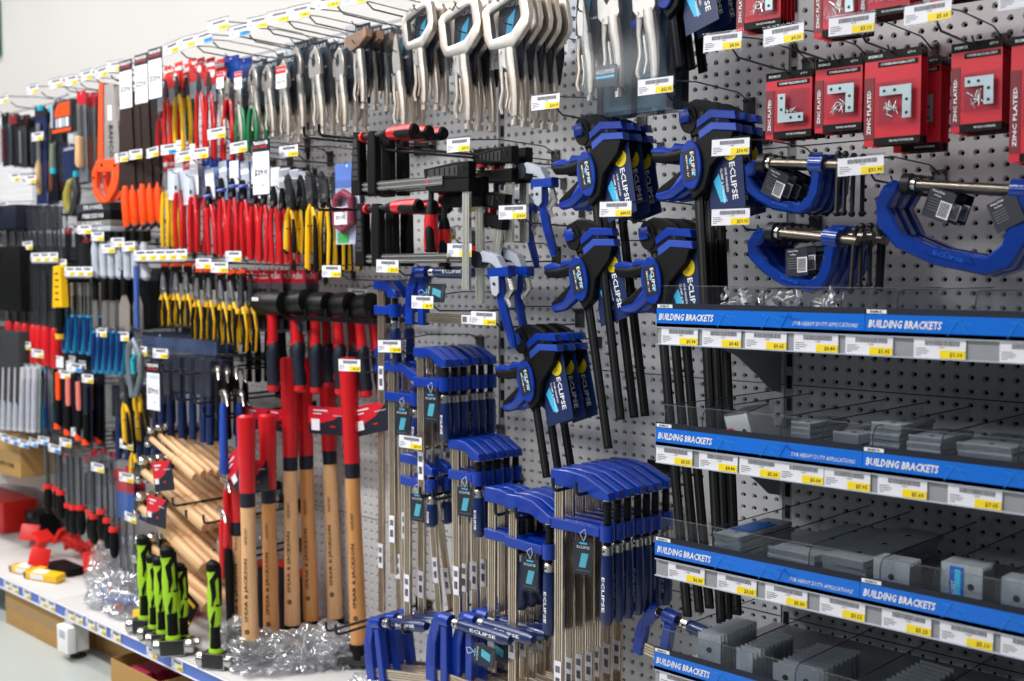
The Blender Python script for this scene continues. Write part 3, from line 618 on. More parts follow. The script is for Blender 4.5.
# ---- red and black F clamp; handle black/red, jaws black
def black_clamp(L=.3, throat=.1, hl=.11, barm=None, drop=.05, sg=1):
    MB.DT = sdiag(sg, 1, 1)
    t = empty('bar_clamp'); q = MB(); q.box((0, 0, -L / 2), (.024, .009, L), barm or YZINC)
    for sx in (-.006, .006): q.box((sx, -.0048, -L / 2), (.003, .0012, L * .995), mat('groove zinc', (176, 176, 170), .3, .5))
    sub('bar', q, t, smooth=False); w = -throat
    q = MB(); q.prism([(.02, .016), (.02, -.026), (w - .012, -.022), (w - .016, .004), (-.03, .016)], -.013, .013, BLK, .003); q.prism([(-.02, .008), (w + .004, .001), (w + .004, -.014), (-.02, -.018)], -.0138, -.0128, CHAR)
    for k in range(5): q.box((-.03 - k * throat * .14, -.0142, -.006), (.003, .0012, .018), BLK)
    sub('fixed_jaw', q, t)
    z = -drop; q = MB(); q.prism([(.02, z + .012), (.02, z - .022), (w + .01, z - .02), (w - .012, z - .008), (w - .012, z + .008), (w + .01, z + .012)], -.0125, .0125, BLK, .003); sub('sliding_jaw', q, t)
    q = MB(); q.cyl((w, 0, -.02), (w, 0, z - .055), .0075, DARKSTEEL, 10); q.cyl((w, 0, -.03), (w, 0, -.022), .014, BRED, 12); sub('screw', q, t)
    q = MB(); z -= .045; q.tube([(w, 0, z), (w, 0, z - .012), (w, 0, z - .03)], [.009, .013, .016], BLK, 12); q.tube([(w, 0, z - .03), (w, 0, z - .05), (w, 0, z - hl * .8), (w, 0, z - hl)], [.0165, .018, .0185, .0175], RED, 14)
    q.tube([(w, 0, z - hl), (w, 0, z - hl - .006)], [.018, .014], BLK, 14); q.tube([(w + .003, -.006, z - .045), (w + .004, -.008, z - hl * .6), (w + .006, -.006, z - hl)], [.007, .0135, .0135], BLK, 10)
    sub('handle', q, t)
    MB.DT = Matrix.Identity(4); return t
# ---- locking pliers
def lock_pliers(kind='curved', pack=True, L=.25):
    t = empty('locking_pliers'); s = L / .25
    def S(pts): return [(a * s, b * s) for a, b in pts]
    if pack:
        q = MB(); q.prism(S([(-.035, .055), (.035, .055), (.04, -.06), (.03, -.12), (-.036, -.12), (-.04, -.06)]), .016, .0172, DNAVY)
        q.prism(S([(-.01, .01), (.012, .03), (.0, -.04), (-.024, -.07)]), .0150, .0162, mat('cyan print', (30, 150, 190), .45)); q.text('ECLIPSE', .011 * s, (0, .0148, .041 * s), WHITE, w=.056 * s, bold=.01); q.text('PLIERS', .006 * s, (.02 * s, .0148, -.02 * s), WHITE)
        c = sub('card', q, t, smooth=False)
        q = MB(); q.quad((-.038 * s, -.016, .05 * s), (.038 * s, -.016, .05 * s), (.034 * s, -.016, -.10 * s), (-.034 * s, -.016, -.10 * s), CLR); q.quad((-.038 * s, -.016, .05 * s), (-.038 * s, .016, .055 * s), (-.036 * s, .016, -.12 * s), (-.034 * s, -.016, -.10 * s), CLR); q.quad((.038 * s, -.016, .05 * s), (.038 * s, .016, .055 * s), (.036 * s, .016, -.12 * s), (.034 * s, -.016, -.10 * s), CLR)
        sub('blister', q, t, smooth=False)
    q = MB()
    if kind == 'cclamp':
        k = .138 * s; o = [(-.5, .30), (-.42, .42), (.24, .75), (.41, .65), (.5, .09), (.47, -.15), (.18, -.59), (-.33, -.59), (-.44, -.35)]; i = [(-.34, .24), (.22, .53), (.27, .5), (.33, .03), (.12, -.28), (-.27, -.36)]
        o = [(a * k, b * k * .68) for a, b in o]; i = [(a * k, b * k * .68) for a, b in i]
        q.ring(o, i, -.008, .008, NICKEL, 60)
        q.cyl((-.2 * k, 0, .42 * k), (-.12 * k, 0, .36 * k), .011 * s, NICKEL, 10); z0 = -.41 * k
        q.prism([(-.17 * k, z0 + .02 * s), (.14 * k, z0 + .02 * s), (.16 * k, z0 - .03 * s), (.06 * k, z0 - .05 * s), (-.12 * k, z0 - .03 * s)], -.006, .006, NICKEL, .0015)
    elif kind == 'sheet':
        q.prism(S([(-.05, .02), (.05, .034), (.052, .012), (.02, -.01), (-.02, -.022), (-.052, .0)]), -.012, .012, mat('copper toned jaw', (190, 150, 126), .3, .8), .002); z0 = -.02 * s
    elif kind == 'long':
        q.prism(S([(-.012, -.06), (-.016, -.02), (-.006, .035), (.004, .045), (.012, -.0), (.022, -.05), (.016, -.075)]), -.006, .006, NICKEL, .0015); z0 = -.06 * s
    else:
        q.prism(S([(-.028, -.045), (-.030, -.01), (-.020, .02), (.0, .036), (.014, .028), (.024, .0), (.030, -.04), (.018, -.06), (-.012, -.062)]), -.007, .007, NICKEL, .002)
        q.prism(S([(-.012, -.01), (-.006, .014), (.004, .018), (.004, -.012), (-.004, -.022)]), -.0076, -.0068, DARKSTEEL); z0 = -.045 * s
    q.cyl((-.014 * s, -.0085, z0 - .006 * s), (-.014 * s, -.006, z0 - .006 * s), .0035 * s, CHROME, 8); q.cyl((.006 * s, -.0085, z0 - .004 * s), (.006 * s, -.006, z0 - .004 * s), .0035 * s, CHROME, 8)
    sub('jaw', q, t)
    q = MB(); q.tube([(.010 * s, 0, z0), (.014 * s, 0, z0 - .03 * s), (.022 * s, 0, z0 - .07 * s), (.026 * s, 0, z0 - .11 * s), (.026 * s, 0, z0 - .145 * s)], [.014 * s, .0150 * s, .0125 * s, .0105 * s, .0095 * s], NICKEL, 10, .8); sub('fixed_handle', q, t)
    q = MB(); q.tube([(-.013 * s, 0, z0 - .008 * s), (-.015 * s, 0, z0 - .045 * s), (-.010 * s, 0, z0 - .085 * s), (-.018 * s, 0, z0 - .12 * s), (-.012 * s, 0, z0 - .138 * s)], [.009 * s, .006 * s, .005 * s, .006 * s, .004 * s], NICKEL, 8, .7)
    q.tube([(-.002 * s, 0, z0 - .05 * s), (.006 * s, 0, z0 - .1 * s), (.0, 0, z0 - .125 * s)], .0032 * s, NICKEL, 6); sub('release_lever', q, t)
    q = MB(); z = z0 - .145 * s; q.cyl((.026 * s, 0, z), (.026 * s, 0, z - .012 * s), .005 * s, NICKEL, 8); q.cyl((.026 * s, 0, z - .008 * s), (.026 * s, 0, z - .02 * s), .0095 * s, NICKEL, 10); sub('adjusting_screw', q, t)
    return t
# ---- hand pliers with dipped or two tone grips
def pliers(grip, grip2=None, L=.2, head=BLADE, card=None, ctxt=None, spread=.02, nose=.045, cardh=.09, strip=True):
    t = empty('pliers'); q = MB(); q.prism([(-.009, -nose - .02), (-.014, -nose), (-.009, -nose * .4), (-.003, 0), (.003, 0), (.009, -nose * .4), (.014, -nose), (.009, -nose - .02)], -.005, .005, head, .001); q.cyl((0, -.007, -nose - .003), (0, .007, -nose - .003), .008, CHROME, 12); sub('jaws', q, t)
    for sx in (-1, 1):
        q = MB(); z = -nose - .012
        pts = [(sx * .006, 0, z), (sx * (.006 + spread * .5), 0, z - .02), (sx * (.006 + spread), 0, z - (L - nose) * .45), (sx * (.004 + spread * .9), 0, -L + .006), (sx * (.004 + spread * .88), 0, -L)]
        q.tube(pts, [.006, .0085, .009, .0085, .005], grip, 8, .8)
        if grip2: q.tube([(p[0] - sx * .001, -.0045, p[2] - .004) for p in pts[1:4]], [.0066, .0076, .0066], grip2, 8, .9)
        sub('handle', q, t)
    if card is not None:
        q = MB(); q.box((0, .008, -.02 + cardh * .25), (.05, .0012, cardh), card); q.cyl((0, .0068, .032), (0, .0076, .032), .005, WHITE, 12)
        if strip: q.box((0, .0068, .026), (.048, .0006, .014), ORG if card in (BLK, DARKSTEEL) else WHITE)
        sub('card', q, t, smooth=False)
    return t
# ---- water pump pliers
def pump_pliers(grip, g2, L=.26, head=CHAR):
    t = empty('water_pump_pliers'); q = MB()
    q.prism([(-.012, -.085), (-.02, -.06), (-.018, -.03), (-.026, -.008), (-.01, .012), (.0, .0), (.004, -.02), (.012, -.05), (.012, -.09)], -.006, .006, head, .0015); q.cyl((-.002, -.01, -.062), (-.002, .008, -.062), .011, CHROME, 14); sub('jaws', q, t)
    for sx, dz, c in ((-1, 0, grip), (1, -.012, grip)):
        q = MB(); pts = [(sx * .004, 0, -.085 + dz), (sx * .016, 0, -.11 + dz), (sx * .02, 0, -.16 + dz), (sx * .022, 0, -L + .01), (sx * .022, 0, -L)]
        q.tube(pts, [.006, .0085, .0095, .0105, .006], c, 8, .8)
        if sx > 0: q.tube([(p[0] + .003, -.003, p[2]) for p in pts[1:5]], [.005, .008, .0095, .005], g2, 8, .9)
        else: q.tube([(pts[4][0], 0, -L + .012), (pts[4][0], 0, -L - .002)], [.0108, .006], g2, 8, .85)
        sub('handle', q, t)
    q = MB(); q.tube([(-.03, 0, -.15), (0, -.011, -.15), (.03, 0, -.15), (0, .011, -.15), (-.03, 0, -.15)], .0014, BLK, 5); sub('cable_tie', q, t)
    return t
# ---- generic carded blister pack
def packet(w, h, cm, band=None, inner=None, name='tool_pack', bub=True, txt=None, bandh=.2):
    t = empty(name); q = MB(); q.prism([(-w / 2, 0), (w / 2, 0), (w / 2, -h), (-w / 2, -h)], 0, .0015, cm)
    if band: q.box((0, -.0006, -h * bandh / 2), (w * .99, .0008, h * bandh), band)
    if txt: q.text(txt, h * bandh * .4, (0, -.0016, -h * bandh * .5), WHITE, w=w * .7, bold=.01)
    q.cyl((0, -.0012, -.008), (0, -.0004, -.008), .004, WHITE, 10); sub('card', q, t, smooth=False)
    if inner: inner(t, w, h)
    if bub:
        a = w * .42; q = MB(); z0 = -h * .22; z1 = -h * .95; y = -.02
        q.quad((-a, y, z1), (a, y, z1), (a, y, z0), (-a, y, z0), CLR); q.quad((-a, y, z0), (a, y, z0), (a * 1.08, 0, z0 + .006), (-a * 1.08, 0, z0 + .006), CLR); q.quad((a, y, z1), (a * 1.08, 0, z1), (a * 1.08, 0, z0), (a, y, z0), CLR); q.quad((-a, y, z1), (-a * 1.08, 0, z1), (-a * 1.08, 0, z0), (-a, y, z0), CLR); sub('blister', q, t, smooth=False)
    return t
def inner_tool(mb_fn, name='tool'):
    def f(t, w, h):
        q = MB(); mb_fn(q, w, h); sub(name, q, t)
    return f
# ---- zinc plated corner brace pack
def brace_pack(w=.1, h=.135, kind=0):
    t = empty('bracket_pack'); q = MB(); q.prism([(-w / 2, 0), (w / 2, 0), (w / 2, -h), (-w / 2, -h)], 0, .001, PRED); q.box((0, -.0006, -.008), (w, .0008, .016), BLK); q.box((-w * .41, -.0007, -h * .6), (w * .18, .0008, h * .66), DRED); q.box((w * .09, -.0008, -h + .007), (w * .82, .0009, .014), BLK)
    q.box((.01, -.001, -.024), (w * .7, .0006, .009), BLK); q.text('CORNER BRACE BRACKETS', .0046, (.01, -.0018, -.024), WHITE, w=w * .6); q.text('ZINC PLATED', w * .07, (-w * .41, -.0016, -h * .64), WHITE, rot=R(90), w=h * .48, bold=.02); q.text('PROUDLY AUSTRALIAN', .004, (w * .18, -.0018, -h + .007), PAPER, w=w * .42); q.text('BREMICK', .005, (-w * .3, -.0016, -.008), WHITE, w=w * .26); q.text('QTY 4', .0045, (w * .33, -.0016, -.008), WHITE); sub('card', q, t, smooth=False)
    ZP = mat('zinc plated', (196, 208, 206), .3, .55); a = w * .56; b = .017; cx = w * .1; cz = -h * .56
    q = MB(); f = [(1, 1), (1, 1), (-1, -1), (1, 1)][kind]; sx, sz = f
    o = [(-a / 2, a / 2), (a / 2, a / 2), (a / 2, -a / 2), (a / 2 - b, -a / 2), (a / 2 - b, a / 2 - b), (-a / 2, a / 2 - b)]
    q.prism([(cx + sx * u, cz + sz * v) for u, v in o], -.011, -.009, ZP, .0004)
    for u, v in ((-a * .35, a / 2 - b / 2), (-.02 * a, a / 2 - b / 2), (a / 2 - b / 2, .05 * a), (a / 2 - b / 2, -a * .35)): q.cyl((cx + sx * u, -.0116, cz + sz * v), (cx + sx * u, -.0108, cz + sz * v), .003, INK, 10)
    sub('corner_brace', q, t); random.seed(kind + 3); q = MB()
    for k in range(11):
        x = cx - a * .12 + random.uniform(-.012, .012); z = cz - a * .22 + random.uniform(-.01, .01); an = random.uniform(0, 3.1); dx, dz = .009 * math.cos(an), .009 * math.sin(an)
        q.tube([(x - dx, -.007 - k * .0004, z - dz), (x + dx * .8, -.007, z + dz * .8), (x + dx, -.007, z + dz)], [.0008, .0014, .003], CHROME, 6)
    s_ = sub('screws', q, t)
    q = MB(); x0, x1, z0, z1 = cx - a * .6, cx + a * .62, cz + a * .62, cz - a * .62; y = -.014; q.quad((x0, y, z1), (x1, y, z1), (x1, y, z0), (x0, y, z0), CLR); q.quad((x0, y, z0), (x1, y, z0), (x1 + .003, 0, z0 + .003), (x0 - .003, 0, z0 + .003), CLR); q.quad((x0, y, z1), (x0, y, z0), (x0 - .003, 0, z0 + .003), (x0 - .003, 0, z1 - .003), CLR); q.quad((x0, y, z1), (x1, y, z1), (x1 + .003, 0, z1 - .003), (x0 - .003, 0, z1 - .003), CLR); sub('blister', q, t, smooth=False)
    return t
# ---- sledge hammer standing on its head
def sledge(L=.93, w1=HICK, red=.36, r=.021, seal=True):
    t = empty('sledge_hammer'); zr = L * (1 - red); q = MB(); k = []
    q.tube([(0, 0, .03), (0, 0, .12), (0, 0, L * .35), (0, 0, L * .5), (0, 0, zr)], [r * 1.1, r * 1.05, r * .98, r * .92, r * .95], w1, 16, .9)
    q.text('SPEAR & JACKSON', .014, (-.002, -r * .93, L * .3), INK, rot=R(90), w=.2, bold=.02); q.text('HICKORY', .009, (-.002, -r * .9, L * .3 + .17), INK, rot=R(90), w=.05); q.cyl((-.002, -r * .96, L * .3 - .13), (-.002, -r * .85, L * .3 - .13), .0075, INK, 16); q.text('S', .008, (-.002, -r * .97, L * .3 - .13), w1, rot=R(90), bold=.03); sub('handle', q, t)
    q = MB(); q.tube([(0, 0, zr - .045), (0, 0, zr + .03)], [r * .965, r * 1.0], DNAVY, 16, .91)
    n = len(q.v)
    sub('navy_band', q, t)
    q = MB(); q.tube([(0, 0, zr), (0, 0, L * .8), (0, 0, L - .02), (0, 0, L - .006), (0, 0, L)], [r * 1.02, r * 1.06, r * 1.2, r * 1.15, r * .8], RED, 16, .92); sub('grip', q, t)
    q = MB(); q.tube([(-.075, 0, .03), (-.07, 0, .03), (-.055, 0, .03), (.055, 0, .03), (.07, 0, .03), (.075, 0, .03)], [.018, .026, .03, .03, .026, .018], BLKG, 8); q.cyl((0, 0, .03), (0, 0, .075), r * 1.25, BLK, 14); sub('hammer_head', q, t)
    return t
def mallet():
    t = empty('rubber_mallet'); q = MB(); q.T = sdiag(1.15, 1, 1); q.tube([(-.056, 0, 0), (-.053, 0, 0), (-.04, 0, 0), (.045, 0, 0), (.054, 0, 0), (.0555, 0, 0)], [.026, .033, .036, .038, .037, .030], RUB, 24); q.box((-.032, -.0360, .012), (.026, .001, .011), WHITE); q.text('24 OZ', .005, (-.032, -.0368, .012), INK); sub('mallet_head', q, t)
    MB.DT = sdiag(1, 1, .78); q = MB(); q.tube([(0, 0, -.03), (0, 0, -.1), (0, 0, -.17)], [.018, .017, .019], RED, 14, .85); q.text('SPEAR & JACKSON', .007, (-.003, -.016, -.1), BLK, rot=R(90), w=.09); sub('handle_core', q, t)
    q = MB(); q.tube([(0, 0, -.14), (0.004, 0, -.165), (0, 0, -.2), (.0, 0, -.25), (.003, 0, -.31), (.0, 0, -.335)], [.012, .02, .0225, .021, .0225, .018], DNAVY, 14, .85); q.tube([(-.018, -.002, -.22), (-.019, -.002, -.28), (-.018, 0, -.32)], [.004, .006, .005], RED, 6); q.tube([(0, 0, -.325), (0, 0, -.345), (0, 0, -.352)], [.021, .02, .013], RED, 14, .85); sub('grip', q, t)
    MB.DT = Matrix.Identity(4); return t
def green_hammer():
    """small lump hammer stood on its head, lime and black grip upward"""
    t = empty('club_hammer'); q = MB(); q.tube([(-.05, 0, .022), (-.046, 0, .022), (-.03, 0, .022)], [.016, .0195, .0195], CHROME, 14); q.tube([(.03, 0, .022), (.046, 0, .022), (.05, 0, .022)], [.0195, .0195, .016], CHROME, 14); q.box((0, 0, .022), (.064, .036, .04), BLKG); sub('hammer_head', q, t, .002)
    q = MB(); q.tube([(0, 0, .03), (0, 0, .08), (0, 0, .13)], [.0155, .0135, .014], BLK, 12, .8); q.tube([(0, 0, .042), (0, 0, .052)], [.019, .0175], GRN, 12, .8); q.tube([(-.012, -.002, .05), (-.012, -.002, .12)], .004, GRN, 6); sub('neck', q, t)
    q = MB(); q.tube([(0, 0, .10), (-.001, 0, .14), (-.003, 0, .19), (-.001, 0, .225), (-.004, 0, .255)], [.0125, .0185, .0175, .0165, .0185], GRN, 14, .8); sub('grip', q, t)
    q = MB(); q.tube([(-.003, 0, .25), (-.004, 0, .268), (-.002, 0, .275)], [.0192, .018, .01], BLK, 14, .8)
    q.tube([(.010, -.006, .25), (.0, -.0115, .225), (.004, -.0125, .19), (.0, -.0135, .165)], [.009, .008, .006, .002], BLK, 8, .6); q.tube([(.006, -.0135, .15), (.0, -.0145, .125), (-.002, -.013, .105)], [.002, .0055, .002], BLK, 8, .6); q.tube([(.014, -.003, .26), (.016, 0, .2), (.0155, 0, .16)], [.006, .0045, .002], BLK, 6); sub('grip_inlay', q, t)
    q = MB(); z = .165; q.tube([(-.02, 0, z), (0, -.016, z - .001), (.02, 0, z), (0, .016, z), (-.02, 0, z)], .0013, BLK, 5); q.box((.014, -.012, z), (.008, .004, .005), BLK); sub('cable_tie', q, t)
    return t
def ball_hammer(w1=BEECH, L=.33, tagc=True):
    """wooden handled hammer, head at origin, handle along -z"""
    t = empty('ball_pein_hammer'); q = MB(); q.tube([(-.045, 0, 0), (-.042, 0, 0), (-.03, 0, 0), (-.02, 0, 0)], [.012, .0155, .0155, .011], CHROME, 12); q.box((0, 0, 0), (.042, .024, .026), BLKG); q.tube([(.02, 0, 0), (.026, 0, 0), (.03, 0, 0)], [.010, .009, .010], CHROME, 12); q.ell((.036, 0, 0), .014, .014, .014, CHROME); sub('hammer_head', q, t, .001)
    q = MB(); q.tube([(0, 0, .012), (0, 0, -.06), (0, 0, -.14), (0, 0, -.2), (0, 0, -L + .01), (0, 0, -L)], [.014, .0125, .0145, .0205, .0215, .017], w1, 14, .78); q.text('HARDWOOD', .008, (0, -.017, -.22), RED, rot=R(90), w=.06); q.tube([(0, 0, -.183), (0, 0, -.187)], [.0195, .0197], HICK2, 14, .79); sub('handle', q, t)
    return t
def promo(big='29', cents='.95', head2='TRADE RATED', head3='HOT PRICE', s=1.):
    t = empty('promo_sign'); w, h = .09 * s, .165 * s; q = MB(); q.box((0, 0, -h / 2), (w, .0015, h), DNAVY); sub('frame', q, t)
    q = MB(); q.box((0, -.0012, -h * .115), (w * .97, .0008, h * .22), DNAVY); q.text(head2, h * .06, (0, -.002, -h * .07), WHITE, w=w * .86, bold=.03); q.text(head3, h * .04, (-w * .03, -.002, -h * .14), BRED, w=w * .74, bold=.03)
    q.box((0, -.0012, -h * .60), (w * .95, .0008, h * .76), PAPER)
    for k, f in enumerate((.7, .8, .5)): q.box((0, -.0018, -h * (.28 + .03 * k)), (w * f, .0004, h * .006), LILAC)
    q.box((0, -.0018, -h * .48), (w * .9, .0004, h * .003), RED); q.text('NOW', h * .02, (-w * .3, -.0022, -h * .53), INK, bold=.02); q.text('$' + big, h * .125, (-w * .12, -.0022, -h * .6), INK, w=w * .5, bold=.02); q.text(cents, h * .1, (w * .26, -.0022, -h * .60), INK, w=w * .24, bold=.02); q.box((0, -.0018, -h * .72), (w * .9, .0004, h * .003), RED); q.text('SAVE', h * .03, (w * .1, -.0022, -h * .82), INK); sub('price_card', q, t, smooth=False)
    return t
# ================================================================== PLACEMENT: right half
tc = trigger_clamp(.69, 'MEDIUM / 24"'); row(tc, 588, 131, .28, 3, .045, 'blue black trigger clamp on the upper left clamp hook, {o}', 'clamp', 'trigger clamps, upper left hook', ry=-9, jit=.4)
tc = trigger_clamp(1.1, 'MEDIUM / 36"'); row(tc, 695, 118, .28, 3, .04, 'longest blue black trigger clamp on the upper right clamp hook, {o}', 'clamp', 'trigger clamps, upper right hook', ry=-4, jit=.4)
tc = trigger_clamp(.52, 'MEDIUM / 18"'); row(tc, 579, 236, .28, 1, .04, 'single blue black trigger clamp below the upper left trigger clamps', 'clamp', ry=-10)
tc = trigger_clamp(.86, 'MEDIUM / 24"'); row(tc, 654, 235, .28, 3, .042, 'blue black trigger clamp above the first header strip, {o}', 'clamp', 'trigger clamps, second right hook', ry=-7, jit=.4)
tc = trigger_clamp(.36, 'MEDIUM / 6"'); row(tc, 526, 340, .28, 3, .045, 'shortest blue black trigger clamp in the middle of the wall, {o}', 'clamp', 'short trigger clamps', ry=-12, jit=.4)
tc = trigger_clamp(.30, 'MINI / 6"'); row(tc, 664, -60, .28, 3, .045, 'trigger clamp cut by the top frame edge, {o}', 'clamp', 'trigger clamps at the top edge', ry=-9, jit=.4)
# G clamps
g = g_clamp(.235, .123, .03); g_tag(g, .10, -.012, 14); g_tag(g, .2, -.02, -30, False)
row(g, 896, 180, .26, 3, .042, 'large blue cast G clamp at the right edge, {o}', 'clamp', 'large G clamps', ry=6, jit=.8)
g = g_clamp(.145, .082, .022); g_tag(g, .07, -.02, 20)
row(g, 754, 160, .26, 4, .032, 'small blue G clamp beside the upper right trigger clamps, {o}', 'clamp', 'small G clamps, upper hook', ry=4, jit=1.5)
g = g_clamp(.158, .09, .024); g_tag(g, .09, -.03, -10)
row(g, 763, 228, .27, 5, .032, 'small blue G clamp just above the topmost bracket shelf, {o}', 'clamp', 'small G clamps, lower hook', ry=5, jit=1.5)
# brace packs
def pk(px, py, w, h, kind, n, lab, d=.27, step=.014):
    b = brace_pack(w, h, kind); row(b, px, py, d, n, step, lab, 'packet', lab.split(',')[0], jit=.7)
pk(789, 71, .102, .132, 2, 5, 'red bracket card pack leftmost in the lower row, {o}')
pk(839, 59, .098, .138, 1, 5, 'red bracket card pack, second column of the lower row, {o}')
pk(893, 50, .108, .172, 0, 3, 'tall red bracket card pack in the lower row, {o}', .30)
pk(918, 58, .09, .172, 0, 4, 'tall red bracket pack tucked behind the tall front packs, {o}', .24)
pk(977, 41, .09, .158, 3, 6, 'red bracket card pack near the right edge, {o}')
pk(1042, 33, .1, .215, 0, 4, 'red bracket card pack cut by the right edge, {o}')
pk(759, -38, .102, .132, 1, 5, 'red bracket card pack leftmost of the top row, {o}')
pk(838, -44, .10, .15, 3, 5, 'red bracket card pack, second column of the top row, {o}')
pk(885, -58, .10, .135, 1, 5, 'red bracket card pack, third column of the top row, {o}')
pk(965, -100, .12, .17, 0, 4, 'red bracket card pack, fourth column of the top row, {o}')
# double pliers packs
def twin_pack(w=.20, h=.31):
    t = empty('pliers_set_pack'); q = MB(); q.box((0, .03, -h / 2), (w, .0015, h), mat('pale set card', (58, 84, 100), .4)); q.box((-w * .46, .0285, -h / 2), (w * .08, .001, h), DNAVY); q.box((w * .46, .0285, -h / 2), (w * .08, .001, h), DNAVY); q.box((0, .028, -h / 2), (w * .06, .001, h), DNAVY); q.box((-w * .2, -.019, -h * .76), (w * .3, .001, h * .14), DNAVY)
    q.text('ECLIPSE', .009, (-w * .2, -.0202, -h * .73), WHITE, w=w * .24); q.box((-w * .2, -.0202, -h * .765), (w * .24, .0005, .005), SKY); sub('card', q, t, smooth=False)
    for x, k in ((-w * .22, 1.0), (w * .24, 1.0)):
        l = lock_pliers('curved', False, .275 * k)
        for ch in list(l.children): ch.parent = t; ch.location = (x, .0, -h * .22)
        bpy.data.objects.remove(l)
    q = MB(); y = -.022; a = w / 2; q.quad((-a, y, -h), (a, y, -h), (a, y, 0), (-a, y, 0), CLR); q.quad((-a, y, -h), (a, y, -h), (a, .03, -h), (-a, .03, -h), CLR); q.quad((a, y, -h), (a, .03, -h), (a, .03, 0), (a, y, 0), CLR); q.quad((-a, y, -h), (-a, .03, -h), (-a, .03, 0), (-a, y, 0), CLR); q.tube([(-a, y, -h), (a, y, -h)], .0016, CLR, 6); q.tube([(-a, y, -h), (-a, y, 0)], .0012, CLR, 6); sub('blister', q, t, smooth=False); return t
tw = twin_pack(.215, .34); row(tw, 627, -44, .30, 2, .055, 'large clear pack of two locking pliers at the top edge, {o}', 'packet', 'large twin pliers packs', jit=.2)
sp = lock_pliers('long', True, .23); row(sp, 583, 10, .31, 2, .05, 'long nosed locking pliers left of the large twin pack, {o}', 'pliers', 'long nosed locking pliers', jit=.3)
# C-clamp locking pliers and others in the top row, right to left
def lp(kind, px, py, s, n, lab, d=.27, step=.035, pack=True):
    l = lock_pliers(kind, pack, .25 * s); peg(at(px, py, d) * 1 + Vector((0, d, .045 * s)), d, lab); row(l, px, py, d, n, step, lab, 'pliers', lab.split(',')[0], jit=1.2)
lp('cclamp', 507, 22, 1.14, 5, 'large hexagonal mouthed locking pliers left of the long nosed ones, {o}', .29, .036)
lp('cclamp', 461, 30, 1.14, 3, 'large hexagonal mouthed locking pliers above the steel bars, {o}', .29, .04)
lp('cclamp', 419, 28, .98, 3, 'small hexagonal mouthed locking pliers, {o}', .28, .036)
lp('long', 397, 50, 1.0, 3, 'pointed locking pliers left of the small hexagonal ones, {o}', .28, .034)
lp('sheet', 358, 43, 1.0, 4, 'wide flat jawed locking pliers with coppery jaws, {o}', .29, .04)
lp('curved', 340, 60, .98, 3, 'locking pliers beside the wide jawed ones, {o}', .27)
lp('curved', 316, 60, 1.04, 3, 'locking pliers above the two black prongs, {o}', .29)
lp('curved', 297, 60, 1.06, 3, 'locking pliers right of the red reduced label, {o}', .28)
lp('curved', 284, 73, .98, 2, 'locking pliers with a red and white reduced label, {o}', .31)
lp('curved', 268, 76, .9, 3, 'locking pliers left of the red reduced label, {o}', .28)
lp('curved', 254, 76, .92, 3, 'smooth jawed locking pliers above the green grips, {o}', .29)
lp('long', 238, 90, .78, 3, 'small locking pliers above the green grips, {o}', .3)
lp('long', 221, 92, .75, 3, 'small locking pliers right of the red headed packs, {o}', .3)
for px, py, wh in ((281, 77, 'fourth'), (220, 80, 'first'), (238, 80, 'second')):
    q = MB(); q.box((0, 0, 0), (.05, .001, .062), PAPER); q.box((0, -.0008, .02), (.048, .0006, .02), RED); q.text('SALE PRICE', .006, (0, -.0014, .02), WHITE, w=.04); q.text('$69.95', .009, (0, -.001, -.014), INK, w=.04)
    o = q.build('reduced_label', None, loc=at(px, py, .345), smooth=False); o.scale = (1.05,) * 3 if px == 281 else (.85,) * 3
    tag(o, {281: 'red and white reduced label in front of the silver locking pliers', 220: 'small red and white reduced label nearest the red packs', 238: 'small red and white reduced label left of the navy cards'}[px], 'label')
# ---- blue steel bar clamps
def bc(px, py, d, n, step, lab, grp, L, th, hl, drop, tg=True, ry=0, jh=.02, dx=0, dz=0, sc=1.):
    c = bar_clamp(L, th, hl, drop, False, jh)
    if tg:
        row_front = c
    p = at(px, py, d)
    for i in range(n):
        o = place(c, (p.x + dx * i, -(d - step * i), p.z + dz * i), lab.replace(' {o}', '').strip(', ') if n == 1 else lab.replace('{o}', ORD[i] + ' from the front'), 'clamp', grp, sc, random.uniform(-1.5, 1.5), ry + random.uniform(-.8, .8))
        if tg and i == 0: FT.append((o, th, drop))
FT = []
bc(560, 474, .33, 7, .036, 'long blue F clamp in the lower right clamp rank, {o}', 'long F clamps, right rank', .62, .145, .16, .115, True, jh=.034)
bc(514, 499, .33, 5, .032, 'blue F clamp in the low middle clamp rank, {o}', 'F clamps, low middle rank', .46, .12, .15, .105, True, jh=.032)
bc(493, 492, .31, 3, .032, 'blue F clamp left of the low middle rank, {o}', 'F clamps, low left rank', .46, .10, .12, .105, False, jh=.032)
bc(421, 352, .31, 6, .033, 'blue F clamp with navy handle right of the first steel bars, {o}', 'F clamps, middle rank', .39, .095, .10, .078, True)
bc(456, 444, .30, 5, .034, 'blue F clamp with nickel ferrule below the middle rank, {o}', 'F clamps, lower middle rank', .46, .085, .10, .078, True)
bc(381, 285, .30, 2, .05, 'short handled blue F clamp beside the black mallets, {o}', 'F clamps beside the mallets', .33, .06, .10, .068, False)
bc(392, 366, .30, 2, .05, 'tagged blue F clamp left of the middle rank, {o}', 'F clamps with grey tag', .58, .10, .08, .082, True)
bc(408, 458, .30, 2, .05, 'blue F clamp low beside the empty ticket hook, {o}', 'F clamps near the empty hook', .46, .10, .06, .06, True)
# swing tags only on the front clamp of a rank: a copy of its own carries them
for o, th, drop in FT: swing_tag(o, (th * .62, -.018, -drop - .012))
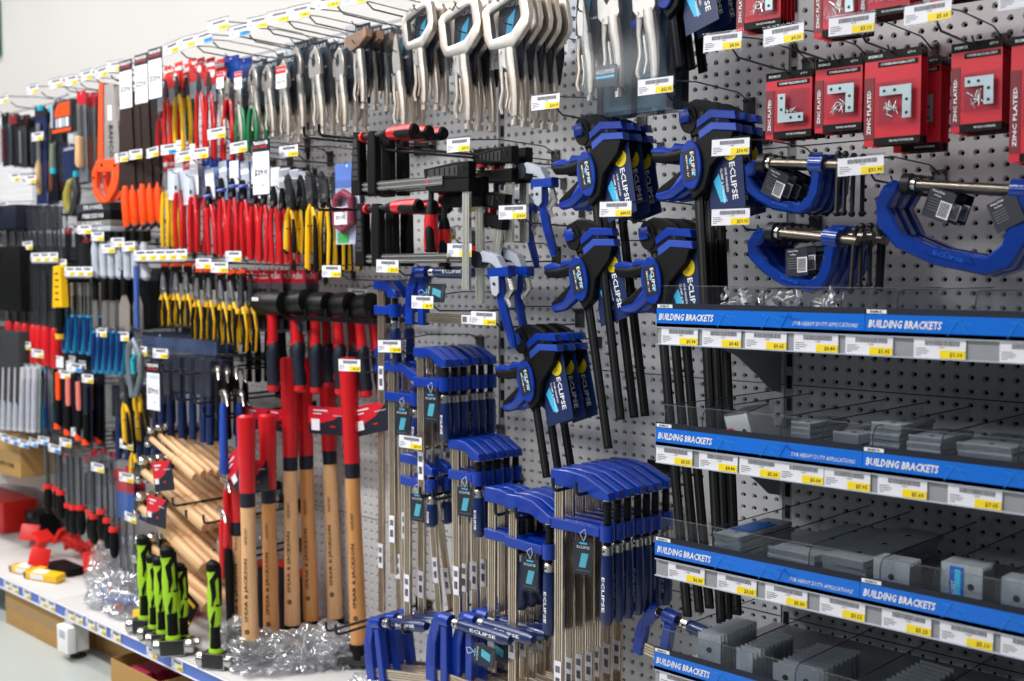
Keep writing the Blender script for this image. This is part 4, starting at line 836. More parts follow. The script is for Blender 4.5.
# bare long steel bars leaning behind (bars of large clamps whose heads hang at the back)
for i, (x0, y0, x1, y1, d) in enumerate([(381, 352, 382, 612, .12), (395, 380, 400, 618, .1), (410, 392, 408, 600, .07), (424, 400, 440, 618, .09), (433, 470, 452, 612, .06), (468, 500, 470, 590, .05)]):
    a = at(x0, y0, d); b = at(x1, y1, d); c = bar_clamp((b - a).length, .07, .05, .05, False); span(c, (b - a).length, a, b, 'tall plain steel bar clamp standing in the middle, ' + ORD[i] + ' from the left', 'clamp', 'tall bar clamps in the middle')
# clamp hung sideways, bar horizontal
c = bar_clamp(.30, .12, .14, .05, True)
MBx = place(c, at(409, 318, .3), 'blue F clamp hung sideways with its handle horizontal', 'clamp'); MBx.rotation_euler = (0, R(-90), 0); MBx.location = at(411, 317, .3)
# bottom rank: clamps hung sideways on low double prongs
def low(px, py, d, th, hl, L, n, step, lab, grp, tg=False, ry=-90, rz=0):
    c = bar_clamp(L, th, hl, .055, tg, .03); p = at(px, py, d)
    for i in range(n):
        o = place(c, (p.x, -(d - step * i), p.z), lab.replace(' {o}', '') if n == 1 else lab.replace('{o}', ORD[i] + ' from the front'), 'clamp', grp); o.rotation_euler = (R(0), R(ry), R(rz + random.uniform(-3, 3)))
low(432, 672, .36, .15, .18, .5, 1, .05, 'blue F clamp lying sideways with an upright jaw between the low prongs', None)
low(457, 676, .34, .16, .17, .5, 5, .045, 'blue F clamp lying sideways on the right pair of low prongs, {o}', 'sideways F clamps on low prongs', True)
low(372, 672, .33, .14, .16, .5, 3, .05, 'blue F clamp lying sideways on the left pair of low prongs, {o}', 'sideways F clamps, left prongs', ry=-100)
bc(640, 645, .20, 1, .03, 'dark blue handled clamp low behind the lowest header strip', None, .25, .1, .14, .07, False, ry=-80)
# ---- red and black clamps
c = black_clamp(.36, .135, .13, CHROME, drop=.07, sg=-1); p = at(358, 188, .36)
for i in range(3):
    o = place(c, (p.x, -(.36 - .05 * i), p.z), 'black clamp with red handle hung sideways in the upper rank, ' + ORD[i] + ' from the front', 'clamp', 'sideways black clamps, upper'); o.rotation_euler = (0, R(-90), R(-2))
p = at(362, 259, .36)
for i in range(3):
    o = place(c, (p.x, -(.36 - .05 * i), p.z), 'black clamp with red handle hung sideways in the lower rank, ' + ORD[i] + ' from the front', 'clamp', 'sideways black clamps, lower'); o.rotation_euler = (0, R(-90), R(-2))
c = black_clamp(.30, .13, .12, drop=.036); row(c, 467, 168, .36, 2, .045, 'upright black clamp with hanging red handle, {o}', 'clamp', 'upright black clamps', dz=-.035, jit=.5)
c = black_clamp(.22, .10, .08, drop=.05); row(c, 510, 153, .28, 2, .05, 'small upright black clamp behind the blue spring clamp, {o}', 'clamp', 'small black clamps', jit=.5)
c = black_clamp(.2, .07, .07, drop=.05); row(c, 503, 200, .3, 1, .04, 'small black clamp leaning below the ticket arm', 'clamp', ry=10)
# ---- spring clamps
def spring_clamp():
    t = empty('ratchet_clamp'); q = MB(); q.tube([(0, 0, -.01), (.002, 0, -.05), (.012, 0, -.1), (.03, 0, -.15), (.036, 0, -.175)], [.014, .015, .013, .012, .008], BLUE, 8, .8); sub('handle', q, t)
    q = MB(); q.prism([(-.03, .012), (.04, .014), (.042, -.01), (-.03, -.012)], -.014, .014, BLUE, .003); sub('collar', q, t)
    q = MB(); q.prism([(-.016, -.008), (.012, -.008), (.012, -.045), (.002, -.055), (-.012, -.048)], -.019, -.015, LGREY, .001); q.cyl((-.002, -.021, -.025), (-.002, -.018, -.025), .004, CHAR, 8); sub('face_plate', q, t)
    q = MB(); q.tube([(.026, 0, -.01), (.036, 0, -.04), (.02, 0, -.06), (.03, 0, -.08)], [.009, .011, .008, .005], CHROME, 8); sub('lever', q, t)
    q = MB(); q.prism([(-.06, .05), (-.045, .055), (.0, .04), (.02, .01), (.004, .008), (-.02, .024), (-.06, .03)], -.012, .012, LGREY, .002); sub('upper_jaw', q, t)
    q = MB(); q.cyl((-.065, -.013, .035), (-.065, .013, .035), .02, DNAVY, 16); sub('pad', q, t)
    return t
sc_ = spring_clamp(); place(sc_, at(543, 184, .26), 'blue ratchet clamp with silver plate hanging left of the trigger clamps', 'clamp'); place(sc_, at(500, 273, .33), 'left of two blue ratchet clamps with grey jaws on the middle hook', 'clamp', None, 1.05, 0, -3); place(sc_, at(519, 271, .27), 'right of two blue ratchet clamps with grey jaws on the middle hook', 'clamp', None, 1., 0, 4)
place(sc_, at(528, 208, .12), 'rear blue ratchet clamp with grey jaw behind the first', 'clamp', None, .9)
# ---- mallets and their rack
ml = mallet()
for i, (px, py) in enumerate([(272, 303), (293, 303), (315, 304), (337, 305), (358, 307)]):
    place(ml, at(px, py, .27 - .035 * i), 'black rubber mallet with red and navy handle, ' + ORD[i] + ' from the left', 'mallet', 'rubber mallets on the rack', 1.02, 6 + random.uniform(-2, 2), [0, -6, 0, -3, -7][i])
for i, (px, py) in enumerate([(300, 318), (326, 318), (350, 318), (372, 322)]):
    place(ml, at(px, py - 10, .09), 'rear black rubber mallet behind the front row, ' + ORD[i] + ' from the left', 'mallet', 'rear rubber mallets', .95, 6, [2, -2, -7, -9][i])
p0 = at(250, 312, .25); p1 = at(378, 318, .25); t = empty('mallet_rack', (p0.x, 0, p0.z)); tag(t, 'black steel rack carrying the black rubber mallets', 'rack')
q = MB(); w = p1.x - p0.x; dz = 0
for y in (-.25, -.12): q.box((w / 2, y, -.012), (w, .006, .014), BLKG)
for i in range(7): q.tube([(w * i / 6.3 + .01, -.25, -.012), (w * i / 6.3 + .01, -.262, -.01), (w * i / 6.3 + .01, -.264, .02)], .005, BLKG, 6)
for x in (.01, w * .5, w - .01): q.box((x, -.126, -.014), (.012, .25, .008), BLKG)
q.build('rack_frame', t)
# ---- sledge hammers
SL = [(237, 467, 241, 655, HICK, .3, 'short sledge hammer with its grip hidden at the back left'), (246, 415, 251, 672, HICK, .31, 'front short red topped sledge hammer nearest the aisle'), (267, 414, 272, 662, HICK2, .31, 'second short red topped sledge hammer, darker handle'),
      (289, 357, 293, 655, HICK, .34, 'front tall red topped sledge hammer, third in the row'), (303, 358, 312, 650, HICK2, .34, 'tall red topped sledge hammer leaning beside the front tall one'), (326, 352, 336, 643, HICK, .34, 'tall sledge hammer whose red grip is crossed by the header card'), (348, 357, 360, 676, HICK2, .34, 'rightmost tall red topped sledge hammer beside the steel bars')]
for tx, ty, bx, by, wd, rd, lb in SL:
    Pp = (bx + 655) * .697 * 1.22 / (by - 273); d = max(.05, P - Pp); b = at(bx, by, d); b.z = BZ + .002; a = at(tx, ty, d)
    s_ = sledge((a - b).length, wd, rd, .0245 if rd > .32 else .0245)
    o = place(s_, b, lb, 'sledge hammer'); v = (a - b).normalized(); o.rotation_euler = (0, math.atan2(v.x, v.z), R(75) * 0 + R(62))
    o.rotation_euler = (Matrix.Rotation(math.atan2(v.x, v.z), 3, 'Y') @ Matrix.Rotation(R(38), 3, 'Z')).to_euler()
    if rd > .32 or tx == 267:   # swing cards tied to the grips
        pass
# navy and red header cards hanging on the hammers
def hcard(px, py, d, w, h, lab, rz=0, ry=0):
    q = MB(); q.prism([(-w / 2, 0), (w / 2, 0), (w / 2, -h), (-w / 2, -h)], 0, .0015, DNAVY); q.prism([(-w / 2, 0), (w / 2, 0), (w * .1, -h * .45), (-w * .2, -h * .6), (-w / 2, -h * .62)], -.0008, 0, PRED)
    q.box((-w * .33, -.0014, -h * .66), (w * .2, .0008, w * .2 * .9), PAPER); q.box((-w * .2, -.0014, -h * .14), (w * .34, .0006, h * .05), PAPER); q.box((-w * .27, -.0014, -h * .26), (w * .2, .0006, h * .04), PAPER); q.box((w * .25, -.001, -h * .3), (w * .3, .0006, h * .03), LGREY); q.box((w * .08, -.001, -h * .7), (w * .12, .0006, h * .05), RED)
    o = q.build('header_card', None, loc=at(px, py, d), smooth=False); o.rotation_euler = (0, R(ry), R(rz)); tag(o, lab, 'card')
hcard(329, 407, .165, .20, .088, 'red and navy card across the tall sledge hammers', 4, -2); hcard(369, 404, .14, .16, .09, 'red and navy card right of the tall sledge hammers', 8, -14)
hcard(257, 408, .25, .14, .07, 'red and navy card behind the short red hammer grips'); hcard(279, 410, .20, .12, .07, 'red and navy card between short and tall hammer grips')
hcard(233, 452, .35, .14, .11, 'red and navy card turned corner down left of the short grips', 0, -38); hcard(255, 460, .3, .13, .10, 'navy card behind the short red grips, lower', 0, -8)
# red and navy handled tools standing behind the sledge hammers
rn = sledge(.5, DNAVY, .3, .02)
for ch in rn.children:
    pass
for i, (px, py, d) in enumerate([(262, 560, .18), (283, 560, .14), (302, 570, .10)]):
    q = MB(); t = empty('pick_handle', at(px, py, d)); q.tube([(0, 0, 0), (0, 0, -.12), (0, 0, -.3)], [.02, .018, .022], RED, 12, .8); q.build('handle', t); q = MB(); q.tube([(.004, -.006, -.02), (.004, -.006, -.15), (.004, -.004, -.29)], [.015, .0165, .015], DNAVY, 12, .8); q.build('grip', t); tag(t, 'red and navy tool handle standing behind the sledge hammers, ' + ORD[i] + ' from the left', 'tool handle', 'red and navy handles behind the sledge hammers')
for o in list(rn.children): bpy.data.objects.remove(o)
bpy.data.objects.remove(rn)
# heavy hooks
for a in [(304, 128, .42, .07, 'black double prong hook under the silver locking pliers'), (381, 140, .36, .07, 'black double prong hook under the upper red handles'), (316, 200, .42, .06, 'black double prong hook right of the yellow pliers'), (495, 505, .38, .07, 'black double prong hook holding the low middle clamps'), (553, 480, .38, .07, 'black double prong hook holding the right clamp rank'),
          (420, 488, .33, .05, 'black double prong hook under the lower middle clamps'), (326, 623, .36, .045, 'leftmost low black double prong hook'), (389, 620, .36, .055, 'low black double prong hook through the sideways clamps'),
          (162, 364, .42, .12, 'black prong hook above the navy handled tools'), (176, 393, .40, .12, 'black prong hook holding silver hammer heads'), (203, 409, .38, .08, 'black prong hook above the blue handled hammer'), (156, 494, .42, .11, 'black prong hook across the wooden handles'), (186, 511, .38, .11, 'second black prong hook across the wooden handles'), (214, 550, .3, .08, 'black prong hook right of the wooden hammers')]:
    heavy_hook(a[0], a[1], a[2], a[3], a[4])
# ticketed hooks, right half
for px, py, d, pr, lb in [(546, 103, .36, '$24.95', 'ticketed wire hook above the upper left trigger clamps'), (656, 87, .36, '$62.95', 'ticketed wire hook below the large twin pliers pack'), (616, 210, .34, '$44.95', 'ticketed wire hook over the second right trigger clamps'), (731, 148, .34, '$54.95', 'ticketed wire hook left of the red bracket packs'), (731, 218, .34, '$59.95', 'ticketed wire hook left of the lower G clamps'),
                          (861, 167, .34, '$31.90', 'ticketed wire hook over the large G clamps'), (723, 43, .34, '$4.30', 'ticketed wire hook, first of the bracket pack hooks'), (784, 36, .34, '$4.20', 'ticketed wire hook, second of the bracket pack hooks'), (852, 26, .34, '$3.10', 'ticketed wire hook, third of the bracket pack hooks'), (928, 14, .34, '$5.60', 'ticketed wire hook, fourth of the bracket pack hooks'), (1026, -2, .34, '$6.20', 'ticketed wire hook at the top right corner'),
                          (459, 146, .36, '$49.95', 'ticketed wire hook above the upright black clamps'), (513, 213, .34, '$14.30', 'ticketed wire hook right of the steel bars'), (460, 251, .36, '$29.95', 'ticketed wire hook crossing the two steel bars'), (423, 303, .36, '$31.95', 'ticketed wire hook below the sideways steel bar'), (484, 319, .36, '$34.95', 'ticketed wire hook above the middle rank of clamps'), (388, 267, .4, '$22.95', 'ticketed wire hook above the short handled blue clamps'),
                          (332, 272, .36, '$17.95', 'ticketed wire hook right of the yellow pliers'), (390, 347, .34, '$19.95', 'ticketed wire hook below the short handled blue clamps'), (350, 366, .38, '$63.95', 'ticketed wire hook before the tall sledge hammers'), (411, 443, .34, '$29.90', 'ticketed wire hook left of the lower middle clamps'), (471, 207, .2, '$18.95', 'ticketed hook behind the steel bars'), (445, 235, .12, '$18.50', 'ticketed hook low behind the red handles'), (358, 295, .12, '$12.50', 'ticketed hook behind the ticket arm right of the mallets')]:
    hook(px, py, d, pr, 'y', lb)
# ================================================================== PLACEMENT: left half
# ---- top row hooks with tickets (left to right)
random.seed(21)
TOPW = ['nearest the left frame edge', 'above the navy capped chisels', 'above the orange coping saw box', 'above the boxed saw, right', 'above the wooden chisels', 'above the first orange saw', 'left of the white promo signs', 'right of the white promo signs', 'second right of the promo signs', 'third right of the promo signs, blue ticket', 'highest left of the locking pliers', 'blue ticketed above the red label', 'second left of the big locking pliers', 'above the smooth locking pliers', 'above the red reduced label', 'near the top frame edge', 'cut by the top frame edge']
for i, (px, py, c) in enumerate([(3, 100, 'y'), (33, 90, 'y'), (56, 84, 'y'), (72, 81, 'y'), (87, 76, 'y'), (102, 73, 'y'), (116, 67, 'y'), (172, 49, 'y'), (188, 43, 'y'), (204, 39, 'b'), (219, 26, 'y'), (240, 32, 'b'), (258, 24, 'y'), (279, 18, 'y'), (300, 13, 'y'), (328, 3, 'y'), (357, -2, 'y')]):
    hook(px, py, .36, '$%d.95' % (14 + i * 5), c, 'top row ticketed wire hook ' + TOPW[i], True, 1.15)
MIDH = [((38, 137), 'y', 'in front of the navy chisel packs'), ((122, 158), 'y', 'beside the first orange saw handle'), ((136, 155), 'y', 'over the dark blades, left'), ((153, 153), 'y', 'over the dark blades, right'), ((169, 150), 'b', 'blue ticketed below the yellow grips'), ((184, 157), 'y', 'left above the red white cards'), ((200, 154), 'y', 'right above the red white cards'), ((217, 134), 'y', 'in front of the red grips'), ((239, 148), 'y', 'left of the lone promo sign'), ((289, 152), 'y', 'above the yellow pump pliers'),
        ((15, 178), 'y', 'left of the wooden chisels'), ((31, 180), 'y', 'in front of the wooden chisels'), ((3, 206), 'y', 'at the left frame edge, lower'), ((28, 246), 'y', 'over the clear sleeves'), ((85, 230), 'y', 'left over the grey handles'), ((98, 237), 'y', 'over the first grey handle'), ((109, 249), 'y', 'lowest over the grey handles'), ((118, 243), 'y', 'middle over the grey handles'), ((129, 247), 'y', 'right over the grey handles'), ((62, 264), 'y', 'beside the yellow handled tool'),
        ((204, 264), 'y', 'left over the yellow black pliers'), ((220, 268), 'y', 'right over the yellow black pliers'), ((234, 257), 'y', 'below the long red grips'), ((102, 333), 'y', 'above the lower teal handles'), ((124, 337), 'y', 'above the navy sleeves'), ((140, 351), 'y', 'beside the teal ring tool'), ((161, 354), 'y', 'above the promo sign with the navy tools'), ((27, 346), 'y', 'under the red handles'), ((38, 354), 'y', 'under the red handles, right'), ((10, 361), 'y', 'above the green tubes'),
        ((65, 375), 'y', 'over the orange knife'), ((76, 368), 'b', 'blue ticketed over the knives'), ((88, 379), 'y', 'right over the black knives'), ((77, 433), 'b', 'blue ticketed under the black knives'), ((66, 443), 'y', 'under the orange knife'), ((55, 449), 'b', 'lowest blue ticketed under the knife cards'), ((44, 441), 'b', 'blue ticketed under the teal roller'), ((34, 443), 'b', 'blue ticketed second from the side box'), ((24, 444), 'b', 'blue ticketed above the side box'), ((14, 441), 'b', 'blue ticketed above the side box, left'), ((5, 438), 'b', 'blue ticketed at the left edge'),
        ((127, 445), 'y', 'left of the wooden hammers'), ((98, 468), 'y', 'above the red ringed screwdrivers'), ((127, 478), 'y', 'above the red and blue pack'), ((131, 518), 'y', 'left of the green hammers, high')]
for (p_, c, w_) in MIDH:
    hook(p_[0], p_[1], .35, '$%d.%d5' % (3 + (p_[0] * 7) % 40, p_[1] % 9), c, 'ticketed wire hook ' + w_, True, 1.1)
def ticket_bar(px0, px1, py, d, n, lab):
    a = at(px0, py, d); b = at(px1, py, d); t = empty('ticket_strip_hook', (a.x, 0, a.z)); tag(t, lab, 'hook'); w = b.x - a.x
    q = MB(); q.box((w / 2, -d, 0), (w, .002, .04), LGREY); q.box((w / 2, -d, -.024), (w, .004, .006), ZINC)
    for x in (.02, w - .02): q.cyl((x, -d, -.022), (x, -.004, -.03), .003, ZINC, 6)
    q.build('strip', t)
    for i in range(n): link('ticket', ticket('$%d.95' % (6 + i * 4)), t, (w * (i + .5) / n, -d - .002, .002))
ticket_bar(136, 186, 256, .36, 5, 'long ticket strip over the yellow black snips'); ticket_bar(32, 58, 258, .36, 3, 'short ticket strip left of the yellow tool'); ticket_bar(66, 92, 272, .36, 3, 'short ticket strip over the teal handles')
# ---- promo signs
ps = promo('129', '.95', s=1.)
for i, (px, py) in enumerate([(125.5, 60), (141, 54), (155, 48)]): place(ps, at(px, py, .42), 'white promo price sign with navy header, ' + ['leftmost', 'middle', 'rightmost'][i] + ' of three at the top', 'sign', None, 1.0)
ps = promo('39', '.95', s=1.); place(ps, at(261, 139, .40), 'lone white promo price sign over the long red grips', 'sign')
ps = promo('79', '.95', s=1.); place(ps, at(153, 362, .42), 'white promo price sign before the navy handled tools', 'sign')
# ---- pliers banks
def pl(px, py, bottom, grip, n=3, g2=None, card=None, head=BLADE, lab='', d=.30, step=.035, ry=0, spread=.016, nose=.05, cardh=.09, cat='pliers'):
    Hn = (bottom - py) / pxm(px, d); p = pliers(grip, g2, Hn, head, card, None, spread, nose, cardh)
    row(p, px, py, d, n, step, lab + ', {o}', cat, lab if n > 1 else None, ry=ry, jit=1.5, pegd=True)
WC = WHITE
pl(166, 80, 158, BRED, 2, card=BRED, head=CHAR, lab='orange red gripped snips below the red header packs')
pl(177, 76, 154, TYEL, 2, card=BRED, head=CHAR, lab='yellow gripped snips below the left red header pack', spread=.022)
pl(190, 72, 150, DGRN, 1, card=BRED, head=CHAR, lab='green gripped snips beside the yellow ones', d=.24)
pl(199, 72, 158, RED, 2, card=BRED, head=CHAR, lab='red gripped snips under the tall red header', spread=.022)
pl(209, 72, 156, RED, 2, card=BRED, head=CHAR, lab='red gripped snips behind the lone ticket', spread=.02)
pl(228, 78, 158, RED, 2, head=NICKEL, lab='red gripped locking pliers left of the green grips', spread=.02)
pl(240, 86, 150, DGRN, 2, head=NICKEL, lab='dark green gripped pliers under the silver pliers', spread=.02); pl(252, 86, 150, DGRN, 2, head=NICKEL, lab='dark green gripped pliers, right pair', spread=.02)
pl(165, 172, 246, TYEL, 2, card=PRED, lab='yellow gripped pliers left of the red grips', cardh=.13)
for i, (px, tp, bt) in enumerate([(177, 172, 248), (192, 176, 252), (208, 186, 254), (221, 178, 256), (232, 178, 254), (243, 180, 258), (254, 184, 260), (264, 184, 262), (273, 186, 264), (282, 188, 262)]):
    pl(px, tp, bt, RED, 3, card=(PAPER if i < 2 else (LGREY if i % 2 else PAPER)), head=(LGREY if i < 2 else BLK), lab='long red gripped pliers, bank ' + ['one, with a red white card', 'two, with a red white card', 'three, with a blue band', 'four', 'five', 'six', 'seven, left of the promo sign', 'eight, behind the promo sign', 'nine', 'ten, beside the yellow pliers'][i], cardh=.17 if i < 2 else .1, d=.31, ry=[0, 0, -4, -3, 0, -3, 0, 2, -3, 0][i])
for i, (px, py) in enumerate([(208, 196), (222, 190), (234, 186), (243, 186)]):
    q = MB(); q.tube([(-.024, 0, 0), (.0, -.012, -.003), (.024, 0, 0), (0, .012, 0), (-.024, 0, 0)], .006, BLUE, 6); o = q.build('blue_clip', None, loc=at(px, py, .325)); tag(o, 'bright blue plastic clip around the red gripped pliers, ' + ORD[i] + ' from the left', 'clip', 'blue clips on the pliers')
for i, (px, py, h, c) in enumerate([(172, 160, 40, 0), (187, 161, 44, 0)]):
    H = h / pxm(px, .34); pkx = packet(.065, H, PAPER, PRED, None, 'pliers_card', True, 'PLIERS'); row(pkx, px, py, .30, 2, .05, ['left', 'right'][i] + ' red topped white card behind the first red grips, {o}', 'packet', ['left', 'right'][i] + ' red white cards')
for i, px in enumerate([206, 215, 226, 236, 246]):
    pkx = packet(.05, .13, mat('pale blue card', (150, 178, 220), .4), BLUE, None, 'pliers_card', True); row(pkx, px, 158 + i, .27, 2, .05, 'blue topped clear card above the long red grips, ' + ORD[i] + ' column, {o}', 'packet', 'blue topped cards ' + ORD[i])
# red and blue header cards in the top row
for i, (px, py, w, n) in enumerate([(172, 72, .09, 2), (161, 79, .06, 2), (196, 64, .09, 3), (210, 68, .07, 3)]):
    pkx = packet(w, .11, mat('clear grey backing', (150, 150, 155), .4), BRED, None, 'snips_pack', True, 'MILWAUKEE' if 0 else None, .5); q = MB(); q.cyl((w * .25, -.002, -.02), (w * .25, -.0012, -.02), .013, WHITE, 16); q.build('round_badge', pkx)
    row(pkx, px, py, .30, n, .04, ['bright red header pack above the yellow grips', 'narrow red header pack beside the promo signs', 'tall bright red header pack', 'red header pack left of the silver pliers'][i] + ', {o}', 'packet', 'red header packs ' + ORD[i])
pkx = packet(.09, .10, MIDB2, BLUE, None, 'wrench_pack', False); row(pkx, 231, 56, .24, 2, .05, 'plain bright blue card among the top row pliers, {o}', 'packet', 'blue cards in the top row')
# yellow black pump pliers
for i, (px, py, bt, n, g2, g1) in enumerate([(290, 176, 257, 3, BLK, TYEL), (311, 172, 278, 3, BLK, TYEL)]):
    Hn = (bt - py) / pxm(px, .32); pp = pump_pliers(g1, g2, Hn * .92); row(pp, px, py + 2, .32, n, .045, ['smaller', 'larger'][i] + ' yellow black water pump pliers beside the red grips, {o}', 'pliers', ['smaller', 'larger'][i] + ' pump pliers', jit=.8)
pl(300, 182, 253, BLK, 2, g2=TYEL, head=BLK, lab='black yellow gripped pliers between the pump pliers', d=.28); pl(326, 178, 270, BLK, 3, g2=TYEL, head=CHAR, lab='black yellow gripped pliers left of the pink pack', d=.30, step=.05, spread=.018)
pkx = packet(.11, .23, mat('pale print', (200, 200, 220), .4), LILAC, None, 'string_line_pack', True, None, .3); t = pkx; q = MB(); q.tube([(-.035, -.012, -.1), (0, -.014, -.085), (.035, -.012, -.1), (.038, -.012, -.17), (0, -.014, -.19), (-.038, -.012, -.17), (-.035, -.012, -.1)], .012, mat('maroon cord', (130, 34, 60), .5), 8); q.build('cord', t); q = MB(); q.box((0, -.024, -.15), (.06, .001, .05), PAPER); q.box((0, -.0246, -.133), (.06, .001, .012), RED); q.text('$9.95', .012, (0, -.0252, -.155), INK, w=.045); q.build('price_sticker', t); q = MB(); q.box((-.02, -.0012, -.21), (.05, .001, .03), LGRN); q.build('green_print', t)
place(pkx, at(347, 163, .30), 'clear pack of maroon cord with a red and white sticker', 'packet')
# yellow black snips on black cards, two groups
for i, (px, py, bt) in enumerate([(163, 272, 326), (176, 272, 324), (186, 272, 326), (197, 278, 339), (209, 278, 340), (220, 280, 344), (230, 280, 344)]):
    pl(px, py, bt, TYEL, 2, g2=BLK, card=BLK, head=mat('ghost steel', (150, 150, 155), .35, .7), lab='yellow black pliers on a black card, ' + ORD[i] + ' column from the left', d=.32, spread=.018, nose=.06, cardh=.075, ry=[0, 0, 0, 0, 0, -7, -8][i])
pl(241, 274, 352, TYEL, 2, g2=BLK, head=CHAR, lab='big yellow black cutters at the end of the snips row', d=.33, spread=.022, nose=.09)
# red headed packs behind the mallets
for i, px in enumerate([252, 264, 276, 298]):
    pkx = packet(.075, .20, mat('smoke card', (96, 88, 96), .4), PRED, inner_tool(lambda q, w, h: (q.tube([(-.01, -.008, -.06), (-.008, -.008, -.12), (-.012, -.008, -.19)], [.006, .008, .008], BLK, 8), q.tube([(.01, -.008, -.06), (.008, -.008, -.12), (.012, -.008, -.19)], [.006, .008, .008], CHAR, 8)), 'pliers'), 'pliers_pack', True, 'KINCROME' if 0 else 'PLIERS'); row(pkx, px, 270, .22, 2, .05, 'crimson headed pliers pack above the mallets, ' + ORD[i] + ' column, {o}', 'packet', 'crimson packs ' + ORD[i])
for i, px in enumerate([248, 257, 270, 283]):
    q = MB(); t = empty('black_handled_tool'); q.tube([(0, 0, 0), (0, 0, -.02), (0, 0, -.1), (0, 0, -.21)], [.006, .009, .012, .013], BLK, 10, .8); q.build('handle', t); q = MB(); q.prism([(-.008, 0), (-.012, .05), (0, .07), (.012, .05), (.008, 0)], -.004, .004, BLADE, .001); q.build('jaw', t)
    row(t, px, 322, .09, 2, .04, 'black handled tool behind the mallet handles, ' + ORD[i] + ' column, {o}', 'tool', 'black tools ' + ORD[i])
# ---- handsaws
def handsaw(L=.62, blade=BLADE, spine=ORG, txt=None):
    """hung by the toe: blade above, orange handle below"""
    t = empty('handsaw'); q = MB(); q.prism([(-.025, 0), (.03, 0), (.065, -L * .72), (-.045, -L * .72)], -.001, .001, blade)
    if txt: q.text(txt, .024, (.012, -.0022, -L * .5), INK, rot=R(-90), w=.13, bold=.03); q.text('10"', .01, (.008, -.0022, -L * .36), INK, rot=R(-90)); q.box((.008, -.0018, -L * .25), (.022, .0008, .06), PAPER)
    q.build('blade', t, smooth=False)
    q = MB(); q.prism([(-.045, .006), (-.022, .006), (-.032, -L * .74), (-.062, -L * .74)], -.006, .006, spine, .001); q.build('edge_guard', t)
    z = -L * .66; q = MB(); o = [(-.06, z), (.065, z + .004), (.07, z - .05), (.04, z - .13), (.0, z - .17), (-.05, z - .17), (-.085, z - .13), (-.09, z - .05)]
    i_ = [(-.05, z - .05), (.015, z - .05), (.0, z - .09), (-.03, z - .13), (-.055, z - .125)]
    # handle as plate with a grip hole: two slabs and two bridges
    q.prism([(-.06, z), (.065, z + .004), (.07, z - .05), (-.088, z - .045)], -.013, .013, spine, .003); q.prism([(.03, z - .045), (.07, z - .05), (.045, z - .12), (.0, z - .17), (-.02, z - .16), (.005, z - .11)], -.014, .014, spine, .003); q.prism([(-.088, z - .045), (-.06, z - .045), (-.065, z - .11), (-.04, z - .145), (-.02, z - .16), (.0, z - .17), (-.05, z - .172), (-.085, z - .13)], -.013, .013, spine, .003)
    for x, zz in ((-.03, z - .02), (.04, z - .025), (-.075, z - .07)): q.cyl((x, -.0145, zz), (x, -.012, zz), .006, BLK, 12)
    q.build('handle', t); return t
hs = handsaw(.46, BLADE, ORG, 'BAHCO'); place(hs, at(108, 84, .34), 'nearest silver handsaw with a bright orange edge guard and handle', 'saw', None, .9, 18); o2 = place(hs, at(118, 86, .29), 'second silver handsaw with an orange edge guard behind the first', 'saw', None, .88, 18)
def pistol_saw(L=.62):
    t = empty('handsaw'); q = MB(); q.prism([(-.02, 0), (.034, 0), (.05, -L * .62), (-.036, -L * .62)], -.0025, .0025, DBLADE); q.build('blade', t, smooth=False)
    q = MB(); z = -L * .62; q.tube([(.0, 0, z + .02), (-.004, 0, z - .03), (.0, 0, z - .1), (.006, 0, z - .16), (0, 0, z - .175)], [.014, .021, .02, .021, .012], ORG, 12, .85); q.build('handle', t)
    q = MB(); q.tube([(-.008, 0, z - .13), (.006, 0, z - .168), (.03, 0, z - .15)], [.012, .0215, .012], CHAR, 10, .86); q.build('grip_heel', t); return t
pz = pistol_saw(.7)
for i, px in enumerate([124, 132, 141, 149, 157]): place(pz, at(px, 92 - i, .34 - .02 * i), 'dark bladed saw with a fat orange handle, ' + ORD[i] + ' from the left', 'saw', 'dark bladed orange handled saws', .80, 30)
pl(160, 100, 155, RED, 1, head=DRED, lab='thin deep red tool right of the dark saws', d=.28)
# small dark blue and black packs far left, top row
def dark_pack(px, py, w, h, cm, band, lab, n=3, d=.3, fn=None, txt=None, bh=.2):
    k = pxm(px, d); p = packet(w / k * 1.9, h / k, cm, band, fn, 'tool_pack', True, txt, bh); row(p, px, py, d, n, .045, lab + ', {o}', 'packet', lab if n > 1 else None, pegd=True)
def t_chisel(col):
    return inner_tool(lambda q, w, h: (q.tube([(0, -.01, -h * .9), (0, -.01, -h * .85), (0, -.01, -h * .6), (0, -.01, -h * .55)], [.008, .013, .012, .007], col, 10), q.box((0, -.01, -h * .36), (w * .3, .004, h * .38), NICKEL)), 'chisel')
def t_bar(col, r=.008, a=.3, b=.92):
    return inner_tool(lambda q, w, h: q.tube([(0, -.01, -h * a), (0, -.01, -h * b)], r, col, 8), 'tool')
dark_pack(5, 113, 9, 52, DNAVY, BLK, 'black tool pack at the top left frame edge', fn=t_bar(DRED)); dark_pack(13, 114, 9, 50, BLK, DRED, 'black pack with a red mark, top left', fn=t_bar(CHAR)); dark_pack(22, 116, 9, 50, CHAR, BLK, 'charcoal tool pack, top left', fn=t_bar(BLADE, .005))
dark_pack(40, 107, 13, 95, NAVY, DNAVY, 'navy chisel pack with a cyan cap', 2, fn=t_chisel(WOODL), d=.31, bh=.12); dark_pack(51, 108, 11, 90, DNAVY, DNAVY, 'dark navy chisel pack beside the coping saw box', 2, fn=t_chisel(mat('walnut grip', (170, 100, 62), .5)), d=.28, bh=.12)
